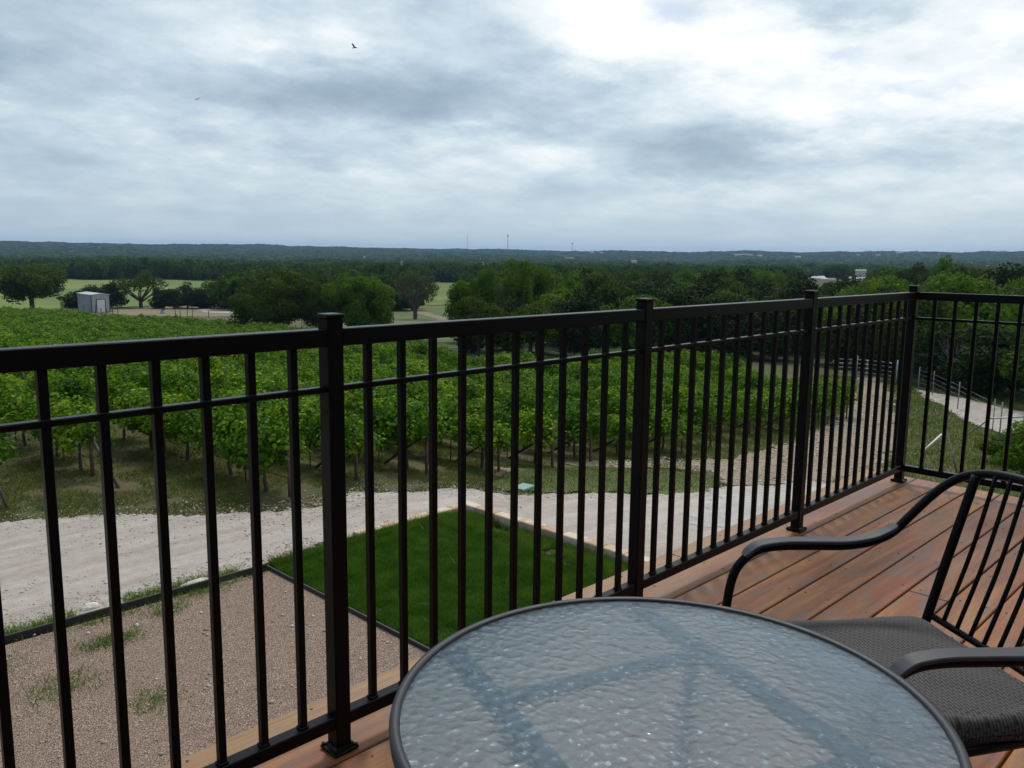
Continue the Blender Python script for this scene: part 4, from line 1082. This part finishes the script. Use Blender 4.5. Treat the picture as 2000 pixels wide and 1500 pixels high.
HS = [(650, 2650, 6, 2.2, 483, "small pair house with white wall, left of the big oak top"), (688, 2800, 7, 2.2, 480.5, "white house on the ridge above the big green tree"), (712, 1150, 4, 2.5, 503, "tiny white shed in the trees above the big green tree"),
      (1156, 2500, 8, 3, 494, "white house left of the third radio mast"),
      (1175, 2500, 6, 2, 494.5, "low white building below the third radio mast"), (1112, 1350, 16, 2, 505, "long pale building in the valley trees below the masts"), (1238, 1400, 10, 2.5, 511, "low white building in the valley right of the masts"),
      (1452, 2300, 30, 2.5, 498.5, "long pale building on the far slope above the railing"), (1484, 2300, 8, 3, 501, "small pale house beside the long building on the far slope"), (1558, 1900, 10, 3, 503, "white house in the valley above the fourth railing post"),
      (1676, 2200, 6, 2.5, 499.5, "small white house on the far slope right of the long building"), (1757, 2400, 10, 2.2, 495, "pale house high on the far slope above the corner post"), (1715, 2400, 6, 2, 499, "tiny pale house on the far slope left of the corner post"),
      (1693, 2300, 5, 2, 492, "tiny pale house just under the far ridge line"), (1928, 700, 5, 3, 522, "tiny white building in the wood near the right edge"), (785, 700, 4, 3, 528, "tiny pale hut behind the bare oak"), (942, 600, 5, 3, 527, "tiny white hut left of the tall clump")]
for (px, D, w, h, py, lb) in HS: house(px, D, w, h, py, lb)
house(352, 492, 22, 5, 529, "grey roofed building among the trees at the far side of the pasture", hfix=3.)
house(1682, 800, 17, 6, 523, "grey roofed farmhouse beside the pale open lot", MAT_HB, hfix=5.5)
lotp = px2([(1578, 541), (1620, 538.5), (1660, 540), (1690, 536), (1692, 543), (1650, 546), (1600, 546)])
sheet("pale_lot", lotp, 2., .3, MAT_WHITE_ROAD, 4, 25)
MAT_MAST = simple("grey_mast_steel", (.22, .24, .27), .6, .3, var=.1)
for (px, yt, yb, D, lb, drum) in [(913, 459, 490, 3900, "faint thin radio mast on the ridge, left of the other two", 0), (992, 458, 495, 3000, "tallest and darkest radio mast above the pointed tree clump", 1), (1118, 474, 493, 3300, "short radio mast with a crown of antennas right of the others", 2)]:
    A = atD(px, yt, D); g = hz(A[0], A[1]); h = A[2] - g; r = empty("radio_mast", (A[0], A[1], g), label=lb, cat="radio mast", group="radio masts on the ridge")
    w = 1.1 if drum else .7; mb = MB()
    for k in range(3):
        a = 2 * math.pi * k / 3; mb.tube([(w * math.cos(a), w * math.sin(a), 0), (w * math.cos(a), w * math.sin(a), h)], .28, 5)
        for j in range(int(h / 3)):
            a2 = 2 * math.pi * (k + 1) / 3; z = j * 3.
            mb.tube([(w * math.cos(a), w * math.sin(a), z), (w * math.cos(a2), w * math.sin(a2), z + 3)], .14, 4)
    mb.build("lattice", MAT_MAST, r)
    if drum:
        mb = MB()
        for z in ((h - 2, h - 7) if drum == 1 else (h - 3,)):
            for k in range(6):
                a = k * math.pi / 3; rr = 2.0 if drum == 1 else 3.6; mb.box((rr * math.cos(a), rr * math.sin(a), z), (.8, .8, 3.2), a)
                mb.tube([(0, 0, z), (rr * math.cos(a), rr * math.sin(a), z)], .2, 4)
        mb.build("antenna", MAT_MAST, r)

# ------------------------------------------------------------------ birds
MAT_BIRD = simple("black_feathers", (.015, .015, .017), .8, var=.2)
def bird(px, py, D, span, yaw, roll, label, fold=.25):
    P = atD(px, py, D); mb = MB()
    mb.tube(smooth_path([(0, -.30, 0), (0, -.15, .01), (0, .05, 0), (0, .22, .02), (0, .34, .03)], 3), [.015, .03, .05, .07, .085, .095, .1, .095, .08, .06, .045, .035, .02][:13], 8)
    mb.add([(-.05, -.2, .0), (.05, -.2, .0), (.1, -.48, .0), (-.1, -.48, .0), (0, -.3, .03)], [(0, 1, 4), (1, 2, 4), (2, 3, 4), (3, 0, 4), (3, 2, 1, 0)])
    for s in (-1, 1):
        f_ = fold if s < 0 else fold * .35
        a0 = [(s * .05, .14, .04), (s * .05, -.10, .03)]; m1 = [(s * span * .25, .22, .04 + f_ * .5), (s * span * .25, -.10, .04 + f_ * .45)]; t1 = [(s * span * .5, .08, .02 + f_ * 1.0), (s * span * .47, -.14, .02 + f_ * .95)]
        vs = a0 + m1 + t1; vs = vs + [(a, b, c - .02) for a, b, c in vs]
        mb.add(vs, [(0, 1, 3, 2), (2, 3, 5, 4), (6, 8, 9, 7), (8, 10, 11, 9), (0, 2, 8, 6), (2, 4, 10, 8), (4, 5, 11, 10), (5, 3, 9, 11), (3, 1, 7, 9), (1, 0, 6, 7)])
    o = mb.build("bird", MAT_BIRD); o.location = tuple(P); o.rotation_euler = (math.radians(8), roll, yaw); return tag(o, label, "bird", "birds soaring in the sky")
bird(692, 93, 150, 1.5, math.radians(200), math.radians(-28), "larger black bird soaring with raised wings in the upper sky", .55)
bird(385, 194, 230, 1.3, math.radians(150), math.radians(6), "smaller distant black bird gliding lower in the left sky", .2)

# ------------------------------------------------------------------ deck
def build_deck():
    V = []; Fc = []; att = []; ids = 0
    pitch = .168; gap = .0085
    edges = [.28, .11]; y = .11
    while y > -3.2: y -= pitch; edges.append(y)
    V2 = MB(); VO = MB(); lens = []
    x_end = .155; x_start = -9.
    top = 0.
    per = []
    for i in range(len(edges) - 1):
        ya, yb = edges[i] - (gap / 2 if i else 0), edges[i + 1] + gap / 2
        xs = [x_start]; x = x_start + rng.uniform(1.2, 3.6)
        joints = {6: [-1.88], 8: [-3.1, -1.05], 10: [-2.2], 3: [-3.6], 12: [-1.4]}.get(i, None)
        if joints is None:
            joints = []
            while x < x_end - 1.2: joints.append(x); x += rng.uniform(3., 4.2)
            joints = [] if i in (0, 1, 2, 4, 5, 7) else joints
        xs = [x_start] + joints + [x_end + rng.uniform(-.006, .006)]
        if i == 0:
            for a, b in zip([x_start, -5.2, -2.25], [-5.2, -2.25, x_end]): VO.box(((a + b) / 2, (ya + yb) / 2, top - .019), (b - a - .003, ya - yb, .038), 0, .0035)
            continue
        for a, b in zip(xs[:-1], xs[1:]):
            n0 = len(V2.v); V2.box(((a + b) / 2 + .001, (ya + yb) / 2, top - .019 + rng.uniform(-.0008, .0008)), (b - a - .003, ya - yb, .038), 0, .0035)
            per += [rng.uniform(0, 1)] * (len(V2.v) - n0)
    me = V2.mesh("deck"); a = me.attributes.new("board", "FLOAT", "POINT"); a.data.foreach_set("value", np.array(per, np.float32))
    o = link("deck", me, MAT_WOOD); tag(o, kind="structure")
    VO.build('edge_board', MAT_OUTER, o)
    # outer face board and frame below
    mb = MB(); mb.box((-4.4, .262, -.17), (9.1, .03, .26), 0, .003); mb.box((.125, -1.4, -.17), (.03, 3.29, .26), 0, .003)
    mb.build("fascia", MAT_OUTER, o)
    mb = MB()
    for x in np.arange(-8.8, .1, .41): mb.box((x, -1.45, -.14), (.04, 3.38, .2))
    mb.build("joist", MAT_OUTER, o)
    # screw heads: pairs on each joist line
    mb = MB()
    for i in range(len(edges) - 1):
        ya, yb = edges[i], edges[i + 1]
        for x in np.arange(-5.11, .1, .41):
            for t in (.22, .78):
                if rng.uniform() < .12: continue
                mb.cyl((x + rng.uniform(-.012, .012), yb + (ya - yb) * t + rng.uniform(-.006, .006), .0006), .0042, .0012, 8)
    mb.build("screw_heads", simple("dark_screw", (.02, .016, .014), .6), o)["kind"] = "stuff"
build_deck()

# ------------------------------------------------------------------ house implied by the deck, unseen behind the viewer; added to cut sky light
def build_house():
    y = -3.34; h = empty("unseen_deck_house", (-4.5, y, -3.5), label="unseen grey sided house wall behind the deck, added to cut sky light", cat="house")
    siding = simple("grey_lap_siding", (.20, .20, .20), .8, var=.1, scale=2); white = simple("cream_trim", (.5, .47, .4), .6, var=.06)
    gl = material("dark_window_glass", (.02, .025, .03), .06)[0]
    mb = MB(); z = 0.
    while z < 6.7:
        mb.add([(-8, -.02, z), (5.2, -.02, z), (5.2, 0, z), (-8, 0, z), (-8, -.02, z + .2), (5.2, -.02, z + .2), (5.2, -.012, z + .2), (-8, -.012, z + .2)], [(0, 3, 2, 1), (4, 5, 6, 7), (3, 7, 6, 2), (1, 5, 4, 0), (0, 4, 7, 3), (1, 2, 6, 5)]); z += .2
    mb.box((-1.4, -.13, 3.35), (13.2, .2, 6.7)); mb.build("wall", siding, h)
    for x in (-3.2, 1.6):
        mb = MB(); mb.box((x, .015, 4.95), (1.3, .05, 1.5)); f = mb.build("window", white, h)
        mb = MB(); mb.box((x, .043, 4.95), (1.1, .01, 1.3)); mb.build("pane", gl, f)
    mb = MB(); mb.box((-.8, .015, 4.56), (1.0, .05, 2.1)); d = mb.build("door", white, h)
    mb = MB(); mb.box((-.8, .043, 4.75), (.6, .01, 1.3)); mb.build("pane", gl, d)
    mb = MB(); mb.cyl((-.4, .06, 4.5), .025, .06, 12); mb.build("handle", MAT_GALV, d)
    mb = MB(); mb.box((-1.4, .1, 6.8), (13.8, 1.0, .18)); mb.build("roof", simple("brown_shingle", (.12, .10, .09), .9), h)
build_house()

# ------------------------------------------------------------------ railing
SPB = .1206; HT = 1.238; HM = 1.08; HB = .115
def build_railing():
    r = empty("deck_railing", (0, 0, 0), label="black steel railing with slim balusters running round the deck corner", cat="railing")
    rng2 = random.Random(3)
    def post(x, y):
        mb = MB(); mb.box((x, y, .6375), (.05, .05, 1.257), 0, .003); p = mb.build("post", MAT_BLACK, r)
        mb = MB(); mb.box((x, y, 1.2725), (.056, .056, .012), 0, .003); mb.build("post_cap", MAT_BLACK, p)
        mb = MB(); mb.box((x, y, .0065), (.082, .082, .009), 0, .002); mb.tube([(x - .024, y, .012), (x - .024, y, .03)], .004, 6)
        for sx in (-.034, .034):
            for sy in (-.034, .034): mb.cyl((x + sx, y + sy, .011), .006, .006, 6)
        # flared skirt
        vs = [(x + a * .032, y + b * .032, .0112) for a, b in ((-1, -1), (1, -1), (1, 1), (-1, 1))] + [(x + a * .0256, y + b * .0256, .020) for a, b in ((-1, -1), (1, -1), (1, 1), (-1, 1))]
        mb.add(vs, [(0, 1, 5, 4), (1, 2, 6, 5), (2, 3, 7, 6), (3, 0, 4, 7)])
        mb.build("base_plate", MAT_BLACK, p)
    def panel(a, b, horiz, nb, ks):
        # a,b = start and end coordinate between post faces
        def bx(c, d):
            return (c, d) if horiz else ((c[1], c[0], c[2]), (d[1], d[0], d[2]))
        L = b - a; m = (a + b) / 2
        for nm, z, hh, ww in (("top_rail", HT - .024, .048, .046), ("middle_rail", HM - .008, .016, .026), ("bottom_rail", HB - .02, .040, .040)):
            mb = MB(); mb.box(*bx((m, 0, z), (L, ww, hh)), 0, .0025); mb.build(nm, MAT_BLACK, r)
        for k in ks:
            mb = MB()
            mb.box(*bx((k, 0, (HB + HM - .016) / 2 + .0005), (.0205, .0205, HM - .016 - HB - .001)), 0, .0015)
            mb.box(*bx((k, 0, (HM + HT - .048) / 2), (.0205, .0205, HT - .048 - HM - .001)), 0, .0015)
            mb.box(*bx((k, 0, HM - .008), (.024, .0285, .0185)), 0, .002)
            mb.box(*bx((k, 0, HB + .0035), (.028, .0275, .006)), 0, .002)
            mb.build("baluster", MAT_BLACK, r)
    for k in (-12, 0, 12, 24, 36): post((k - 36) * SPB, 0)
    for s in (-12, 0, 12, 24):
        xa, xb = (s - 36) * SPB + .0255, (s + 12 - 36) * SPB - .0255
        panel(xa, xb, True, 11, [(s + j - 36) * SPB for j in range(1, 12)])
    d2 = .1188; y0 = -.0143; ye = y0 - d2 * 12
    post(0, ye)
    panel(ye + .0255, -.0255, False, 11, [y0 - d2 * j for j in range(1, 12)])
    post(0, ye * 2)
    panel(ye * 2 + .0255, ye - .0255, False, 11, [ye - d2 * j for j in range(1, 12)])
build_railing()

# ------------------------------------------------------------------ table
def build_table():
    zt = .71; cx, cy = -4.5317, -1.2425; R = .4445
    t = empty("patio_table", (cx, cy, 0), label="round black steel patio table with a rippled glass top", cat="table")
    # rim: swept profile ring
    n = 128; prof = [(R - .010, zt - .022), (R - .002, zt - .028), (R + .003, zt - .018), (R + .004, zt - .004), (R + .001, zt + .004), (R - .006, zt + .0055), (R - .0125, zt + .003), (R - .0135, zt - .0005), (R - .0105, zt - .0035)]
    vs = []; fs = []; m = len(prof)
    for k in range(n):
        a = 2 * math.pi * k / n
        for (q, z) in prof: vs.append((q * math.cos(a), q * math.sin(a), z))
    for k in range(n):
        for j in range(m): fs.append((k * m + j, ((k + 1) % n) * m + j, ((k + 1) % n) * m + (j + 1) % m, k * m + (j + 1) % m))
    mb = MB(); mb.add(vs, fs, True); mb.build("rim", MAT_RIM, t)
    # glass disc
    mb = MB(); g = R - .0112; vs = [(0, 0, zt), (0, 0, zt - .006)]; fs = []
    rings = 10; 
    for s, z in ((0, zt), (1, zt - .006)):
        base = len(vs)
        vs += [(g * math.cos(2 * math.pi * k / n), g * math.sin(2 * math.pi * k / n), z) for k in range(n)]
        for k in range(n):
            a, b = base + k, base + (k + 1) % n
            fs.append((s, a, b) if s == 0 else (s, b, a))
    for k in range(n):
        a, b = 2 + k, 2 + (k + 1) % n; fs.append((a, a + n, b + n, b))
    mb.add(vs, fs); mb.build("glass_top", MAT_GLASS, t)
    d1 = np.array([-.152, -.412]); d1 /= np.linalg.norm(d1); d2 = np.array([d1[1], -d1[0]]);
    ang = math.atan2(d1[1], d1[0])
    c0 = np.array([-4.554 - cx, -1.262 - cy])
    zb = zt - .016
    hw = .219
    for s in (-1, 1):
        o = c0 + d2 * s * hw; off = float(o @ d2); hl = math.sqrt((R - .01) ** 2 - off ** 2); ctr = d2 * off
        mb = MB(); mb.box((ctr[0], ctr[1], zb - .008), (hl * 2, .042, .016), ang, .002); mb.build("support_bar", MAT_BLACK, t)
    for s in (-1, 1):
        o = c0 + d1 * s * (hw - .028)
        mb = MB(); mb.box((o[0], o[1], zb - .0095), (2 * hw - .043, .034, .013), ang + math.pi / 2, .002); mb.build("cross_bar", MAT_BLACK, t)
    MB_ = simple("rubber_pad", (.13, .14, .10), .6, var=.1)
    for s in (-1, 1):
        for q in (-1, 1):
            o = c0 + d2 * s * hw + d1 * q * hw
            mb = MB(); mb.cyl((o[0], o[1], zb), .0095, .0095, 16); mb.build("glass_pad", MB_, t)
            # leg: curved flat-oval tube
            out = o / np.linalg.norm(o)
            pts = [(o[0] * .98, o[1] * .98, zb - .018), (o[0] * .86, o[1] * .86, .60), (o[0] * .70, o[1] * .70, .42), (o[0] * .78, o[1] * .78, .22), (o[0] * 1.05, o[1] * 1.05, .06), (o[0] * 1.2, o[1] * 1.2, .014)]
            mb = MB(); mb.tube(smooth_path(pts, 6), .013, 10); lg = mb.build("leg", MAT_RIM, t)
            mb = MB(); mb.cyl((o[0] * 1.2, o[1] * 1.2, 0.0005), .018, .018, 14); mb.build("rubber_foot", MAT_WIRE, lg)
    mb = MB(); ring = [(.215 * math.cos(a), .215 * math.sin(a), .40) for a in np.linspace(0, 2 * math.pi, 41)]; mb.tube(ring, .008, 8, cap=False); mb.build("brace_ring", MAT_RIM, t)
build_table()

# ------------------------------------------------------------------ chair
MAT_PAD = simple("slate_armrest_paint", (.034, .036, .046), .6, var=.12, scale=30)
def build_chair():
    A = np.array([-3.29775, -1.08614]); Fv = np.array([-.775, .632]); Lv = np.array([-.632, -.775])
    # local: x = lateral (far arm 0 -> near arm .655), y = facing
    LX = .655
    ang = math.atan2(Lv[1], Lv[0])     # local x axis -> Lv ; local y axis -> Fv
    sgn = 1 if (Lv[0] * Fv[1] - Lv[1] * Fv[0]) > 0 else -1
    o = A + Lv * LX / 2
    ch = empty("patio_chair", (o[0], o[1], 0), ang, label="black steel patio armchair with slatted back and woven grey seat", cat="chair")
    def W(lat, y, z): return (lat - LX / 2, (y - .055 * lat / LX) * sgn, z - .014 * (lat / LX) * min(1., z / .6) * (z > .47))
    R = .0125
    def mir(lat, s): return lat if s == 0 else LX - lat
    # side tubes: front leg, under the arm pad, sweeping up to the back hoop; one continuous hoop
    prof = [(0.02, .44, .01), (.005, .43, .25), (0, .412, .45), (0, .395, .565), (0, .362, .618), (0, .318, .643), (0, .255, .650), (0, .16, .648), (0, .075, .646), (0, .0, .655), (0, -.062, .680), (0, -.116, .732), (0, -.172, .786), (.012, -.215, .827), (.05, -.240, .857), (.11, -.258, .876), (.2, -.268, .886), (.328, -.272, .890)]
    pts = [W(*p) for p in prof] + [W(LX - p[0], p[1], p[2]) for p in prof[:-1][::-1]]
    mb = MB(); mb.tube(smooth_path(pts, 5), R, 12); mb.build("frame_hoop", MAT_BLACK, ch)
    for s in (0, 1):
        l = lambda v: mir(v, s)
        pad = smooth_path([W(l(0), y, z + .0135) for (y, z) in [(.366, .612), (.345, .632), (.318, .645), (.255, .652), (.16, .650), (.075, .648), (.0, .657), (-.045, .674), (-.072, .689)]], 5)
        mb = MB(); secs = []
        for q, p in enumerate(pad):
            t = Vector(pad[min(q + 1, len(pad) - 1)]) - Vector(pad[max(q - 1, 0)]); t.normalize(); sd = Vector((1, 0, 0)); nn = sd.cross(t); nn = nn if nn.z > 0 else -nn
            tp = min(1., .72 + .28 * math.sin(math.pi * min(1., min(q, len(pad) - 1 - q) / 3.) / 2)) if q in (0, 1, 2, len(pad) - 1, len(pad) - 2, len(pad) - 3) else 1.
            hw_, ht = .0215 * tp, .0045
            secs.append([Vector(p) + sd * a + nn * b for a, b in ((-hw_, -ht), (hw_, -ht), (hw_, ht * .5), (hw_ - .0025, ht), (-hw_ + .0025, ht), (-hw_, ht * .5))])
        vs = [v for c in secs for v in c]; m_ = len(secs); fs = []
        for q in range(m_ - 1):
            for k in range(6): fs.append((q * 6 + k, q * 6 + (k + 1) % 6, q * 6 + 6 + (k + 1) % 6, q * 6 + 6 + k))
        fs += [(5, 4, 3, 2, 1, 0), tuple((m_ - 1) * 6 + k for k in range(6))]
        mb.add(vs, fs); mb.build("armrest", MAT_PAD, ch)
        up = smooth_path([W(l(.085), -.232, .866), W(l(.083), -.205, .76), W(l(.08), -.165, .60), W(l(.078), -.13, .455), W(l(.075), -.12, .40), W(l(.06), -.16, .2), W(l(.03), -.24, .008)], 5)
        mb = MB(); mb.tube(up, R, 12); mb.build("leg", MAT_BLACK, ch)["label"] = "rear leg that rises into the back upright"
        mb = MB(); mb.tube([W(l(.008), .425, .40), W(l(.078), -.115, .41)], .010, 8); mb.build("side_rail", MAT_BLACK, ch)
        mb = MB(); mb.cyl(W(l(.02), .44, .0005), .016, .02, 12).cyl(W(l(.03), -.24, .0005), .016, .02, 12); mb.build("glide", MAT_WIRE, ch)
    # lower back rail, slightly bowed
    br = smooth_path([W(.08, -.137, .470), (W(.2, -.150, .462)), W(.3275, -.156, .460), W(.455, -.150, .462), W(.575, -.137, .470)], 6)
    mb = MB(); mb.tube(br, .0095, 10); mb.build("back_rail", MAT_BLACK, ch)
    n = 10
    for k in range(1, n + 1):
        t = k / (n + 1); lat = .08 + .495 * t; latt = .085 + .485 * t
        yb = -.137 - .019 * math.sin(math.pi * t); ytop = -.244 - .028 * math.sin(math.pi * t) ; zt = .864 + .026 * math.sin(math.pi * t) ** .6
        mb = MB(); mb.tube(smooth_path([W(lat, yb, .463), W((lat + latt) / 2, (yb + ytop) / 2 - .006, .665), W(latt, ytop, zt)], 5), .0058, 8)
        mb.build("back_slat", MAT_BLACK, ch)
    # seat: cushioned sling, rounded
    import bmesh
    x0, x1, y0, y1 = .055, LX - .055, -.125, .345; nx, ny = 34, 34; vs = []; fs = []
    zc, th = .430, .042
    for side in (1, -1):
        for i in range(nx + 1):
            for j in range(ny + 1):
                u = -1 + 2 * i / nx; v = -1 + 2 * j / ny
                # superellipse remap for rounded edge
                e = max(abs(u), abs(v)); 
                uu = math.sin(u * math.pi / 2); vv = math.sin(v * math.pi / 2)
                X = (x0 + x1) / 2 + (x1 - x0) / 2 * uu; Y = (y0 + y1) / 2 + (y1 - y0) / 2 * vv
                prof_ = (max(0., 1 - abs(uu) ** 14) * max(0., 1 - abs(vv) ** 14)) ** .5
                cr = .006 * (1 - uu * uu) * (1 - vv * vv) + .002 * math.sin(9 * uu + 4 * vv)
                vs.append(W(X, Y, zc + side * (th * prof_) + (cr if side > 0 else 0)))
    k0 = (nx + 1) * (ny + 1)
    for i in range(nx):
        for j in range(ny):
            a = i * (ny + 1) + j; q = (a, a + ny + 1, a + ny + 2, a + 1)
            fs.append(q); fs.append(tuple(k0 + v for v in q[::-1]))
    mb = MB(); mb.add(vs, fs, True); so_ = mb.build("seat", MAT_WEAVE, ch)
    bm = bmesh.new(); bm.from_mesh(so_.data); bmesh.ops.remove_doubles(bm, verts=bm.verts, dist=.0003); bmesh.ops.recalc_face_normals(bm, faces=bm.faces); bm.to_mesh(so_.data); bm.free()
    # frame under the seat
    mb = MB(); mb.tube([W(.075, .36, .385), W(LX - .075, .36, .385)], .010, 8); mb.build("front_rail", MAT_BLACK, ch)
build_chair()

# ------------------------------------------------------------------ haze
mb = MB(); zlo = -60.; 
Dh = 9600.
me_g = bpy.data.objects["ground"].data; lo = float(me_co(me_g)[:, 2].min()) - 1.0
hi = 118.
mb.box((CAM[0], CAM[1], (lo + hi) / 2), (2 * Dh, 2 * Dh, hi - lo))
m = bpy.data.materials.new("haze_air"); m.use_nodes = True; N = NT(m.node_tree); N.n.clear()
o_ = N.new("ShaderNodeOutputMaterial"); pv = N.new("ShaderNodeVolumePrincipled"); pv.inputs["Color"].default_value = (.42, .66, 1., 1); pv.inputs["Density"].default_value = .00010; pv.inputs["Anisotropy"].default_value = .3
N.l.new(pv.outputs[0], o_.inputs["Volume"])
hzo = mb.build("haze", m); tag(hzo, "thin blue haze hanging over the valley", "haze", kind="stuff")

# ------------------------------------------------------------------ render settings
S.view_settings.view_transform = "Standard"; S.view_settings.look = "None"; S.view_settings.exposure = .1; S.view_settings.gamma = 1.
cy = S.cycles
cy.use_denoising = True
try: cy.denoiser = "OPENIMAGEDENOISE"; cy.denoising_input_passes = "RGB_ALBEDO_NORMAL"
except Exception: pass
cy.max_bounces = 9; cy.diffuse_bounces = 3; cy.glossy_bounces = 3; cy.transmission_bounces = 8; cy.volume_bounces = 0; cy.transparent_max_bounces = 8
cy.sample_clamp_indirect = 6.; cy.blur_glossy = .5
cy.volume_step_rate = 10; cy.volume_max_steps = 16
